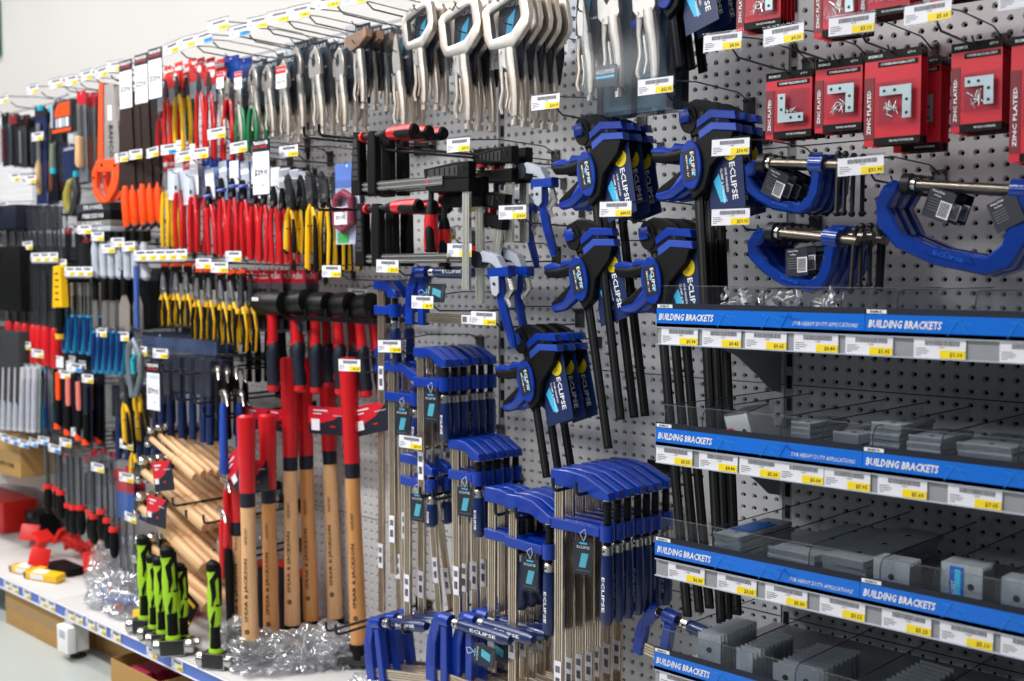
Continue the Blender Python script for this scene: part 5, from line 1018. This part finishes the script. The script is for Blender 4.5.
for i, (px, py) in enumerate([(40, 108), (51, 109), (53, 171), (76, 174)]):
    q = MB(); q.box((0, 0, 0), (.03, .012, .022), mat('cyan cap', (20, 170, 190), .4)); o = q.build('cyan_cap', None, .002, at(px, py, .335)); tag(o, 'small cyan plastic cap on the chisel packs, ' + ORD[i] + ' from the top left', 'cap')
# coping saw box
t = empty('saw_box', at(66, 101, .32)); tag(t, 'grey and orange boxed saw left of the wooden chisel packs', 'box'); q = MB(); q.box((0, .0, -.06), (.17, .04, .12), CHAR); q.build('box', t, .002); q = MB(); q.prism([(-.05, -.035), (-.02, -.01), (.075, -.01), (.075, -.062), (-.055, -.062)], -.022, -.0205, ORG); q.box((0, -.0212, -.115), (.16, .0012, .012), ORG); q.build('orange_print', t); q = MB(); q.tube([(-.075, -.024, -.1), (-.07, -.024, -.02), (-.03, -.024, .012), (.07, -.024, .016)], .006, LGREY, 6); q.build('frame_print', t); q = MB()
for i in range(4): q.box((-.035 + i * .03, -.0225, -.085), (.022, .001, .035), PAPER if i % 2 else LGREY)
q.build('picture_row', t)
dark_pack(69, 145, 17, 38, NAVY, NAVY, 'navy printed card below the boxed saw', 2, d=.3, fn=None, txt='SAW'); dark_pack(55, 141, 7, 30, DNAVY, DNAVY, 'small grey green handled pack under the boxed saw', 1, fn=t_bar(mat('sage', (120, 130, 110), .5), .012, .1, .95))
# wooden file packs with crimson header
for i, (px, py, n, g) in enumerate([(81, 91, 2, WOODL), (90, 93, 2, mat('walnut grip', (170, 100, 62), .5))]):
    k = pxm(px, .32); h = 88 / k; p = packet(.075, h, mat('smoke backing', (110, 112, 116), .4), PRED, inner_tool(lambda q, w, hh: (q.tube([(0, -.012, -hh * .84), (0, -.012, -hh * .8), (0, -.012, -hh * .62), (0, -.012, -hh * .52), (0, -.012, -hh * .5)], [.012, .019, .016, .017, .009], g, 12), q.box((0, -.012, -hh * .32), (.022, .004, hh * .36), BLADE)), 'wood_chisel'), 'chisel_pack', True, None, .15); row(p, px, py, .34 - i * .03, n, .06, ['pale', 'brown'][i] + ' wooden handled chisel in a crimson headed pack, {o}', 'packet', ['pale', 'brown'][i] + ' chisel packs')
# grey round cased tool, olive snips, boxed set
q = MB(); t = empty('curved_handle_tool', at(70, 188, .32)); tag(t, 'olive and black curved handle tool left of the boxed planes', 'tool'); q.tube([(.03, 0, .03), (.0, 0, .02), (-.025, 0, -.02), (-.03, 0, -.06), (-.01, 0, -.095)], [.008, .016, .02, .02, .012], OLIV, 10, .8); q.build('handle', t); q = MB(); q.tube([(.035, .005, .03), (.05, .005, -.02), (.03, .005, -.07), (.0, .005, -.1)], .016, CHAR, 8); q.build('frame', t)
for i, (px, py, w, h, m_) in enumerate([(101, 205, 34, 8, CHAR), (101, 213, 34, 9, BLK), (101, 222, 34, 6, mat('plane grey', (120, 118, 112), .5)), (100, 228, 36, 5, LGREY)]):
    a = at(px - w / 2, py, .3); b = at(px + w / 2, py, .3); q = MB(); q.box((0, 0, -h / pxm(px, .3) / 2), (b.x - a.x, .06, h / pxm(px, .3) * .96), m_); q.text(['TROWEL', 'PRECISION', 'LEVEL', 'RULE'][i], h / pxm(px, .3) * .5, (0, -.031, -h / pxm(px, .3) / 2), PAPER, w=(b.x - a.x) * .6); o = q.build('tool_box', None, .001, ((a.x + b.x) / 2, -.3, a.z)); tag(o, ['charcoal', 'black', 'grey brown', 'pale grey'][i] + ' flat tool box below the orange saw handle, ' + ORD[i] + ' from the top', 'box')
# grey handles row
q = MB(); t = empty('grey_handled_trowel'); q.tube([(0, 0, 0), (.002, 0, -.03), (0, 0, -.08), (.006, 0, -.125), (.004, 0, -.132)], [.013, .019, .016, .019, .012], LGREY, 12, .85); q.build('handle', t); q = MB(); q.box((0, .004, .02), (.03, .03, .035), BLK); q.build('ferrule', t)
for i, px in enumerate([95, 103, 111, 119, 127, 135, 144]): row(t if i == 0 else t, px, 242, .33, 1, .04, 'light grey handle hanging in a row, ' + ORD[i] + ' from the left', 'trowel', 'grey handled trowels')
# black boxed scrapers and trowels
def scraper(bl, hm, w=.05, L=.2):
    t = empty('scraper'); q = MB(); q.tube([(0, 0, 0), (0, 0, -.02), (0, 0, -.09)], [.01, .015, .012], hm, 10, .8); q.build('handle', t); q = MB(); q.prism([(-.012, -.09), (.012, -.09), (w / 2, -.13), (w / 2, -L + .02), (0, -L), (-w / 2, -L + .02), (-w / 2, -.13)], -.002, .002, bl); q.build('blade', t, smooth=False); return t
sc1 = scraper(mat('trowel steel', (186, 176, 168), .35, .6), BLK, .075, .24)
row(sc1, 124, 270, .33, 2, .05, 'pointed steel trowel with black handle, {o}', 'trowel', 'pointed steel trowels')
sc2 = scraper(BLADE, BLK, .04, .21)
for i, (px, w_) in enumerate([(95, 0), (104, 0), (112, 0)]): row(sc2, px, 276, .33, 2, .05, 'narrow scraper with black handle, ' + ORD[i] + ' column right of the teal handles, {o}', 'scraper', 'narrow scrapers ' + ORD[i])
q = MB(); t = empty('pointing_blade', at(136, 266, .35)); q.box((0, 0, -.11), (.022, .01, .22), mat('slate blue', (60, 90, 160), .4)); q.build('blade', t); tag(t, 'slate blue flat strip hanging beside the pointed trowel', 'tool')
for i, (px, py) in enumerate([(100, 268), (118, 270), (143, 268), (151, 268)]): dark_pack(px, py, 15, 60, BLK, CHAR, 'black carded tool behind the trowels, ' + ORD[i] + ' column', 2, d=.2)
# long clear sleeves with dark rods and red handles
def sleeve_tool(L, hm, hl, r=.013, shaft=CHAR):
    t = empty('sleeved_file'); q = MB(); q.box((0, 0, -(L - hl) / 2), (.014, .006, L - hl), shaft); q.build('shaft', t); q = MB(); q.tube([(0, 0, -L + hl), (0, 0, -L + hl - .012), (.0, 0, -L + .012), (0, 0, -L)], [r * .8, r, r * 1.15, r], hm, 10, .85); q.build('handle', t)
    q = MB(); q.quad((-.02, -.012, -L + hl), (.02, -.012, -L + hl), (.02, -.012, .02), (-.02, -.012, .02), SLEEVE); q.quad((.02, -.012, -L + hl), (.02, .012, -L + hl), (.02, .012, .02), (.02, -.012, .02), SLEEVE); q.build('sleeve', t, smooth=False); return t
fl = sleeve_tool(.62, RED, .16, .021)
for i, px in enumerate([7, 15, 23, 31, 37, 44, 52]): row(fl, px, 212, .33, 2 if i % 2 else 1, .05, 'long file in a clear sleeve with a red handle, ' + ORD[i] + ' column, {o}', 'file', 'red handled files ' + ORD[i])
fl2 = sleeve_tool(.30, BLK, .02, .006, BLADE)
for i, px in enumerate([36, 44, 52, 60]): row(fl2, px, 206, .28, 1, .05, 'short grey file in a clear sleeve above the yellow tool, ' + ORD[i] + ' from the left', 'file', 'short sleeved files')
for i, (px, py, h) in enumerate([(78, 226, 60), (86, 236, 55), (68, 228, 50)]): dark_pack(px, py, 8, h * .6, BLK, DRED, 'slim black pack left of the grey handles, ' + ORD[i] + ' column', 2)
# yellow handled saw
t = empty('insulation_saw', at(60, 266, .35)); tag(t, 'yellow and black handled tool left of the teal handles', 'saw'); q = MB(); q.prism([(-.03, 0), (.03, 0), (.04, -.16), (-.045, -.165)], -.015, .015, TYEL, .003)
for k in range(5): q.box((.0, -.0155, -.03 - k * .025), (.03, .001, .006), BLK)
q.build('yellow_case', t); q = MB(); q.tube([(-.004, 0, -.16), (-.006, 0, -.2), (-.01, 0, -.27)], [.02, .02, .017], BLK, 12, .85); q.build('grip', t); q = MB(); q.tube([(-.011, 0, -.265), (-.012, 0, -.285)], [.021, .018], TYEL, 12); q.build('end_cap', t)
# teal handled chisels, two rows
def teal(L=.27, hl=.13, c2=TEAL):
    t = empty('teal_handled_chisel'); q = MB(); q.tube([(0, 0, 0), (0, 0, -L + hl)], [.006, .006], CHROME, 8); q.box((0, 0, -.02), (.02, .005, .05), BLADE); q.build('shaft', t); q = MB(); z = -L + hl; q.tube([(0, 0, z + .02), (0, 0, z), (0, 0, z - hl * .3), (0, 0, z - hl * .9), (0, 0, -L)], [.009, .014, .017, .018, .013], c2, 12, .9); q.build('handle', t); q = MB(); q.tube([(.006, -.006, z + .012), (.007, -.009, z - hl * .3), (.004, -.009, z - hl * .9)], [.008, .011, .009], HBLUE, 8); q.build('inlay', t); return t
tl = teal()
for i, px in enumerate([65, 72, 80, 88]): row(tl, px, 284, .33, 2, .05, 'teal handled chisel in the upper teal row, ' + ORD[i] + ' column, {o}', 'chisel', 'upper teal chisels ' + ORD[i])
tl2 = teal(.17, .14)
for i, px in enumerate([95, 101, 108, 114, 121]): row(tl2, px, 328, .34, 2, .04, 'teal handled chisel in the lower teal row, ' + ORD[i] + ' column, {o}', 'chisel', 'lower teal chisels ' + ORD[i])
# grey ring tool with cyan, then navy sleeved tools
t = empty('grey_framed_tool', at(133, 346, .36)); tag(t, 'grey framed ring tool with a cyan core beside the promo sign', 'tool'); q = MB(); q.tube([(-.03, 0, 0), (.01, 0, .02), (.05, 0, -.03), (.055, 0, -.1), (.02, 0, -.17), (-.01, 0, -.18), (-.03, 0, -.1), (-.035, 0, -.04), (-.03, 0, 0)], .012, mat('frame grey', (112, 122, 130), .4, .3), 8); q.build('frame', t); q = MB(); q.tube([(.03, 0, -.02), (-.005, 0, -.05), (.0, 0, -.1)], .008, mat('cyan cap', (20, 170, 190), .4), 8); q.build('cord', t)
pp = pump_pliers(TYEL, BLK, .24, CHAR); row(pp, 123, 378, .36, 2, .05, 'yellow black snips left of the promo sign with the navy tools, {o}', 'snips', 'yellow snips', ry=-8)
pl(137, 372, 412, TYEL, 1, head=CHAR, lab='yellow gripped cutter behind the navy handled tools', d=.34); pp = pump_pliers(TYEL, BLK, .2, BLK); row(pp, 133, 428, .34, 1, .05, 'lower yellow snips left of the wooden hammers', 'snips')
def sheathed():
    t = empty('sheathed_hatchet'); q = MB(); q.box((0, 0, -.06), (.05, .03, .12), mat('smoky sheath', (40, 42, 56), .25)); q.build('sheath', t, .004); q = MB(); q.tube([(0, 0, -.11), (0, 0, -.14), (0, 0, -.2), (0, 0, -.28)], [.010, .013, .015, .014], NAVY, 12, .85); q.build('handle', t); q = MB(); q.quad((-.03, -.02, -.15), (.03, -.02, -.15), (.03, -.02, .03), (-.03, -.02, .03), CLR); q.build('clear_cover', t); return t
sh = sheathed()
for i, (px, py, n) in enumerate([(160, 358, 2), (170, 360, 2), (180, 356, 3), (192, 356, 3), (202, 358, 3), (210, 360, 2)]): row(sh, px, py, .33, n, .045, 'dark sheathed tool with navy handle, ' + ORD[i] + ' column, {o}', 'hatchet', 'navy sheathed tools ' + ORD[i], jit=1.5)
for i, px in enumerate([118, 126, 146, 155]): row(sh, px, 385, .28, 2, .05, 'lower navy handled tool beside the promo sign, ' + ORD[i] + ' column, {o}', 'hatchet', 'lower navy tools ' + ORD[i])
dark_pack(160, 333, 40, 18, mat('hazy navy', (70, 84, 120), .4), DNAVY, 'long hazy navy pack above the navy handled tools', 3, d=.3)
dark_pack(195, 336, 40, 18, mat('hazy navy', (70, 84, 120), .4), DNAVY, 'second long hazy navy pack above the navy handled tools', 3, d=.3)
# green tubes, teal roller, knives
for i, px in enumerate([8, 14, 20, 26, 32, 38]):
    k = packet(.05, .28, LGRN if i < 2 else mat('grey green tube card', (150, 166, 160), .4), None, t_bar(mat('pale tube', (200, 196, 206), .4), .012, .05, 1.0), 'tube_pack'); row(k, px, 364, .36, 2, .05, ('green' if i < 2 else 'grey green') + ' backed tube pack, ' + ORD[i] + ' column from the left, {o}', 'packet', 'tube packs ' + ORD[i], ry=6)
dark_pack(43, 364, 9, 72, NAVY, mat('cyan cap', (20, 170, 190), .4), 'navy pack with a teal handled brush', 2, fn=t_chisel(TEAL), d=.33, bh=.08)
def knife(c1, c2):
    t = empty('knife_pack'); q = MB(); q.box((0, .004, -.15), (.062, .0015, .3), DNAVY); q.box((0, .003, -.02), (.06, .001, .045), c1); q.build('card', t, smooth=False); q = MB(); q.tube([(0, -.006, -.06), (0, -.006, -.15), (0, -.006, -.17)], [.014, .015, .012], c2, 8, .6); q.build('scabbard', t); q = MB(); q.tube([(0, -.006, -.17), (.003, -.006, -.22), (-.003, -.006, -.28)], [.011, .014, .013], BLK, 10); q.build('handle', t); q = MB(); q.tube([(-.004, -.007, -.262), (-.004, -.007, -.285)], .015, ORG, 10); q.build('pommel', t); return t
for i, (px, py, c1, c2, n) in enumerate([(59, 357, PAPER, ORG, 2), (69, 362, PAPER, mat('red white scabbard', (226, 120, 110), .4), 2), (79, 366, BLK, mat('red white scabbard', (226, 120, 110), .4), 2), (87, 370, DNAVY, DNAVY, 2)]):
    row(knife(c1, c2), px, py, .35, n, .05, ['orange scabbard knife with a white header', 'red patterned knife scabbard', 'second red patterned knife scabbard', 'dark navy carded knife'][i] + ' under the teal handles, {o}', 'knife', 'carded knives ' + ORD[i])
# red ringed screwdrivers in clear tubes
def driver(L=.25):
    t = empty('screwdriver'); q = MB(); q.cyl((0, 0, 0), (0, 0, -L + .1), .005, DARKSTEEL, 8); q.build('shaft', t); q = MB(); q.cyl((0, 0, -L + .112), (0, 0, -L + .095), .019, BRED, 14); q.build('collar', t); q = MB(); z = -L + .095; q.tube([(0, 0, z), (0, 0, z - .02), (0, 0, z - .06), (0, 0, z - .09), (0, 0, z - .1)], [.012, .017, .019, .015, .008], BLK, 12); q.build('handle', t); q = MB(); q.tube([(0, 0, z + .015), (0, 0, .03)], .014, SLEEVE, 8, cap=False); q.build('clear_tube', t); return t
dv = driver(.30)
for i, (px, py) in enumerate([(48, 487), (58, 489), (63, 493), (69, 506), (75, 508), (83, 508), (91, 513), (95, 517), (104, 512), (108, 521), (115, 530)]):
    p = at(px, py, .33); place(dv, (p.x, p.y - .004 * (i % 3), p.z + .20), 'black screwdriver with a red collar in a clear tube, ' + ORD[i] + ' from the left', 'screwdriver', 'red collared screwdrivers')
for i, (px, py, h) in enumerate([(66, 452, 40), (94, 448, 60), (103, 448, 40), (113, 452, 34), (88, 455, 60)]): dark_pack(px, py, 8, h, mat('clear grey backing', (150, 150, 155), .4), PRED, 'red headed pack above the screwdrivers, ' + ORD[i] + ' column', 1, d=.25, fn=t_bar(CHAR, .006), bh=.16)
dark_pack(124, 470, 22, 50, mat('safety blue', (40, 90, 170), .4), PRED, 'red and blue carded pack left of the lowest wooden hammers', 2, d=.32, bh=.45)
for i, px in enumerate([119, 126, 133]): row(fl2, px, 515, .3, 1, .05, 'grey file behind the blue card low on the wall, ' + ORD[i], 'file', 'low grey files')
# ---- wooden hammers
bh = ball_hammer(BEECH, .33)
def stack(n, x0, y0, x1, y1, d0, d1, step, what):
    a = at(x0, y0, d0); b = at(x1, y1, d1)
    for i in range(n):
        o_ = Vector((random.uniform(-.004, .004), step * i, random.uniform(-.004, .004))); span(bh, .33, a + o_, b + o_, 'wooden handled hammer lying in the ' + what + ' stack, ' + ORD[i] + ' from the front', 'hammer', what + ' hammer stack', 180)
stack(8, 149, 436, 194, 476, .40, .37, .031, 'upper'); stack(8, 141, 470, 205, 527, .40, .35, .032, 'second'); stack(6, 139, 505, 203, 568, .42, .36, .034, 'third'); stack(4, 138, 548, 206, 606, .42, .36, .045, 'lowest')
for i, (px, py) in enumerate([(161, 461), (157, 497)]): hcard(px, py, .43, .10, .10, ['upper', 'lower'][i] + ' red and navy card hanging on the wooden hammers', 10, [-10, 5][i])
# claw hammers with blue grips, silver heads
def claw(c):
    t = empty('claw_hammer'); q = MB(); q.tube([(.03, 0, 0), (.05, 0, 0), (.052, 0, 0)], [.012, .015, .012], CHROME, 14); q.tube([(.03, 0, 0), (0, 0, .004), (-.02, 0, .004), (-.05, 0, -.008), (-.07, 0, -.035)], [.011, .015, .014, .010, .004], CHROME, 10, .9); q.build('hammer_head', t); q = MB(); q.tube([(0, 0, -.005), (0, 0, -.1)], .008, CHROME, 8); q.build('shaft', t); q = MB(); q.tube([(0, 0, -.03), (0, 0, -.06), (0, 0, -.2), (0, 0, -.26), (0, 0, -.27)], [.011, .016, .0165, .020, .016], c, 12, .85); q.build('grip', t); return t
ch = claw(mat('royal grip', (22, 70, 170), .5))
for i, (px, py, d) in enumerate([(223, 394, .36), (239, 394, .28), (246, 404, .2)]): place(ch, at(px, py, d), 'claw hammer with royal blue grip, ' + ORD[i] + ' from the aisle side', 'hammer', 'blue gripped hammers', .95, 160)
ch = claw(RED)
for i, (px, py, d) in enumerate([(226, 482, .34), (232, 482, .28), (222, 512, .34), (232, 514, .28)]): place(ch, at(px, py, d), 'silver headed claw hammer with red grip, ' + ORD[i] + ' beside the wooden handles', 'hammer', 'red gripped hammers', .8, 160)
ch = claw(BLK)
for i in range(4): place(ch, at(218 + i * 9, 370 + i % 2 * 3, .36 - .05 * i), 'silver headed framing hammer above the blue grips, ' + ORD[i] + ' from the left', 'hammer', 'silver framing hammers', .8, 150)
# ---- things on the base shelf
gh = green_hammer()
for i, (px, py, s_) in enumerate([(145, 633, 1.22), (154, 640, 1.05), (163, 646, 1.08), (174, 655, 1.28), (185, 651, 1.05)]):
    b = onz(px, py, BZ + .001); place(gh, (b.x, b.y, BZ + .001), 'upright lime and black club hammer, ' + ORD[i] + ' from the left in the group of five', 'hammer', 'lime hammers in the left group', s_, 48, random.uniform(-2, 2))
b = onz(216, 668, BZ + .001); place(gh, (b.x, b.y, BZ + .001), 'lone lime and black club hammer standing beside the sledge hammers', 'hammer', None, 1.22, 30)
q = MB(); t = empty('black_hammer', onz(231, 650, BZ + .001)); tag(t, 'black handled hammer standing behind the lone lime hammer', 'hammer'); q.tube([(-.05, 0, .02), (.05, 0, .02)], .02, BLKG, 10); q.build('hammer_head', t); q = MB(); q.tube([(0, 0, .03), (0, 0, .12), (-.004, 0, .28), (-.006, 0, .33)], [.014, .015, .018, .013], BLK, 12, .85); q.build('handle', t)
q = MB(); q.prism([(-.05, 0), (.05, 0), (.05, -.1), (-.05, -.1)], 0, .002, BLK); q.box((0, -.001, -.02), (.08, .001, .012), TYEL); q.box((0, -.001, -.085), (.1, .001, .008), TYEL); o = q.build('hammer_card', None, loc=at(190, 595, .40)); o.rotation_euler = (0, R(32), R(10)); tag(o, 'black and yellow card tied to the rightmost lime hammer of the group', 'card')
def gripper():
    t = empty('red_cutter'); q = MB(); q.box((0, 0, 0), (.014, .075, .07), BRED); q.build('end_plate', t, .005); q = MB(); q.tube([(0, 0, 0), (.05, 0, 0), (.11, 0, 0)], [.016, .018, .014], BRED, 10)
    for k in range(5): q.box((.03 + k * .016, 0, 0), (.006, .044, .03), BRED)
    q.build('handle', t, .0015); q = MB(); q.tube([(.11, 0, 0), (.15, 0, 0)], [.012, .014], BLK, 8); q.tube([(.15, -.0, 0), (.2, .02, -.01)], [.012, .01], BLK, 8); q.build('shaft', t); return t
gr = gripper()
for i, (px, py, ex, ey, ez) in enumerate([(30, 536, 10, 25, 150), (44, 548, 0, 60, 190), (40, 562, 15, 20, 165), (62, 546, 0, 30, 30), (73, 544, 10, 20, 10), (97, 552, 0, 65, 80), (92, 566, 80, 10, 120)]):
    b = onz(px, py + 12, BZ); o = place(gr, (b.x, max(b.y, -.44), BZ + .07 + .03 * (i % 2)), 'bright red handled cutter lying on the base shelf, ' + ORD[i] + ' from the left', 'tool', 'red handled cutters on the base shelf', 1.05); o.rotation_euler = (R(ex), R(ey), R(ez))
for i, (px, py, ez) in enumerate([(22, 576, 14), (38, 582, 18)]):
    b = onz(px, py, BZ); t = empty('knife_set', (b.x, b.y + .03, BZ + .02)); q = MB(); q.box((0, 0, 0), (.17, .05, .03), TYEL); q.build('pack', t, .004); q = MB(); q.box((-.085, 0, -.002), (.03, .045, .026), DNAVY); q.build('blade_end', t, .003); q = MB(); q.box((-.02, -.0255, .002), (.07, .001, .02), PAPER); q.box((-.02, 0, .0155), (.07, .034, .001), PAPER); q.build('label_print', t); t.rotation_euler = (R(8), 0, R(ez)); tag(t, ['small yellow pack behind', 'yellow pack with white label in front,'][i] + ' on the left of the base shelf', 'packet')
q = MB(); b = onz(66, 572, BZ); t = empty('flat_black_tool', (b.x, b.y, BZ + .018)); q.box((0, 0, 0), (.2, .08, .03), BLK); q.build('body', t, .01); tag(t, 'flat black tool lying between the red cutters and the bags', 'tool')
# crumpled bags
def bag(name, c, s, seed, m, lab, inner=None, f=5.):
    import bmesh
    from mathutils import noise
    bm = bmesh.new(); bmesh.ops.create_icosphere(bm, subdivisions=5, radius=1)
    rg = random.Random(int(seed * 10))
    for v in bm.verts:
        n_ = v.co.normalized(); p = n_ * f * .4 + Vector((seed, seed * .3, 0)); k = .9 + .34 * noise.noise(p) - .24 * abs(noise.noise(p * 2.1)) + .12 * noise.noise(p * 4.2) + rg.uniform(-.035, .035)
        x, y, z = n_ * k; z = max(z, -.5); v.co = Vector((x * s[0], y * s[1], (z + .5) / 1.5 * s[2]))
    me = bpy.data.meshes.new(name); bm.to_mesh(me); bm.free(); me.materials.append(m)
    o = bpy.data.objects.new(name, me); COL.objects.link(o); o.location = c; tag(o, lab, 'bag'); return o
b = onz(88, 612, BZ); bag('tool_bag', (b.x + .05, max(b.y, -.36), BZ), (.23, .12, .14), 3.1, FILM, 'large clear bag of blue handled tools lying on the base shelf')
for i in range(9):
    t = empty('bagged_tool', (b.x + .05 + (i - 4) * .038, max(b.y, -.36) + random.uniform(-.05, .04), BZ + .03 + random.uniform(0, .035))); q = MB(); q.tube([(-.1, 0, 0), (.0, 0, .008), (.09, 0, 0)], [.012, .015, .01], [mat('slate blue', (60, 90, 160), .4), CHROME, mat('slate blue', (60, 90, 160), .4), LGREY][i % 4], 8); q.build('handle', t); q = MB(); q.tube([(.085, 0, 0), (.12, 0, 0)], .012, RED if i % 3 == 0 else HBLUE, 8); q.build('tip', t); t.rotation_euler = (0, R(random.uniform(-10, 10)), R(random.uniform(-40, 20))); tag(t, 'blue or grey handled tool seen inside the large clear bag', 'tool', 'tools inside the large clear bag')
b = onz(112, 586, BZ); bag('tool_bag', (b.x + .02, max(b.y, -.22), BZ), (.19, .12, .20), 7.7, FILM, 'smaller clear bag of dark tools behind the large bag')
for i in range(4):
    q = MB(); q.tube([(-.06, 0, 0), (0, 0, .01), (.06, 0, -.01)], [.02, .026, .016], CHAR, 8); o = q.build('dark_tool', None, loc=(b.x + .02 + (i - 1.5) * .05, -.20, BZ + .05 + .02 * (i % 2))); tag(o, 'dark tool seen inside the smaller clear bag', 'tool', 'dark tools inside the smaller bag')
b = onz(197, 610, BZ); bag('packet_heap', (b.x, -.25, BZ), (.1, .09, .13), 1.3, clear('pink film', (236, 120, 140), .14, .18, .9, 24, .35), 'pink clear bag behind the lone lime hammer')
q = MB(); q.box((0, 0, .03), (.09, .06, .06), TYEL); o = q.build('yellow_pack', None, .004, (b.x + .06, -.42, BZ)); tag(o, 'small yellow pack on the base shelf beside the lone lime hammer', 'packet')
for i, (px, py, dd, s_) in enumerate([(238, 668, .36, (.08, .08, .13)), (268, 676, .34, (.14, .13, .10)), (306, 672, .24, (.15, .12, .11)), (342, 664, .15, (.14, .10, .12)), (385, 676, .28, (.13, .1, .08))]):
    X = at(px, py, dd).x; bag('film_wrap', (X, -dd, BZ), s_, 11.3 + i * 2.1, FILM, 'crumpled clear film around the sledge hammer heads, ' + ORD[i] + ' from the left', f=6)
for i, (px, py, d) in enumerate([(232, 560, .3), (262, 545, .14)]): bag('hanging_bag', at(px, py, d), (.06, .04, .16), 4.4 + i, FILM, ['clear wrapped hammer head left of the sledge handles', 'clear wrapped tool behind the sledge handles'][i])
# exit style green sign at the far left edge of the back wall is only a blurred corner
q = MB(); q.box((0, 0, 0), (.2, .03, .34), mat('sign green', (30, 110, 70), .4)); q.box((0, -.016, 0), (.16, .002, .28), mat('sign pale', (190, 220, 200), .4)); r_ = fw * F + rt * (-8 - 512) + up * (340.5 - 29); tt = (.55 + P) / r_.y; o = q.build('exit_sign', None, .003, CAM + r_ * tt); tag(o, 'small green wall sign at the left frame edge', 'sign')

# things on the far left side shelves
def case(px, py, d, s, m, lab, name='tool_case', z=None):
    p = at(px, py, d); q = MB(); q.box((0, 0, s[2] / 2), s, m); o = q.build(name, None, .008, (p.x, -d + s[1] / 2, p.z if z is None else z)); q = MB(); q.box((0, -s[1] / 2 - .004, s[2] * .9), (s[0] * .3, .012, .02), CHAR); q.build('latch', o); tag(o, lab, 'case')
case(-6, 320, .38, (.55, .3, .27), BLK, 'black case on the middle side shelf behind the red handles', z=1.251)
case(-4, 235, .38, (.4, .2, .10), DNAVY, 'dark navy case on the upper side shelf at the left edge', z=1.591)
case(-6, 420, .38, (.55, .3, .3), CHAR, 'charcoal case above the cardboard box at the left edge', z=.87)
case(-14, 528, .2, (.42, .16, .15), BRED, 'bright red case on the base shelf at the left edge', z=BZ + .001)
case(32, 528, .14, (.16, .1, .12), BLK, 'black case beside the red case on the base shelf', z=BZ + .001)
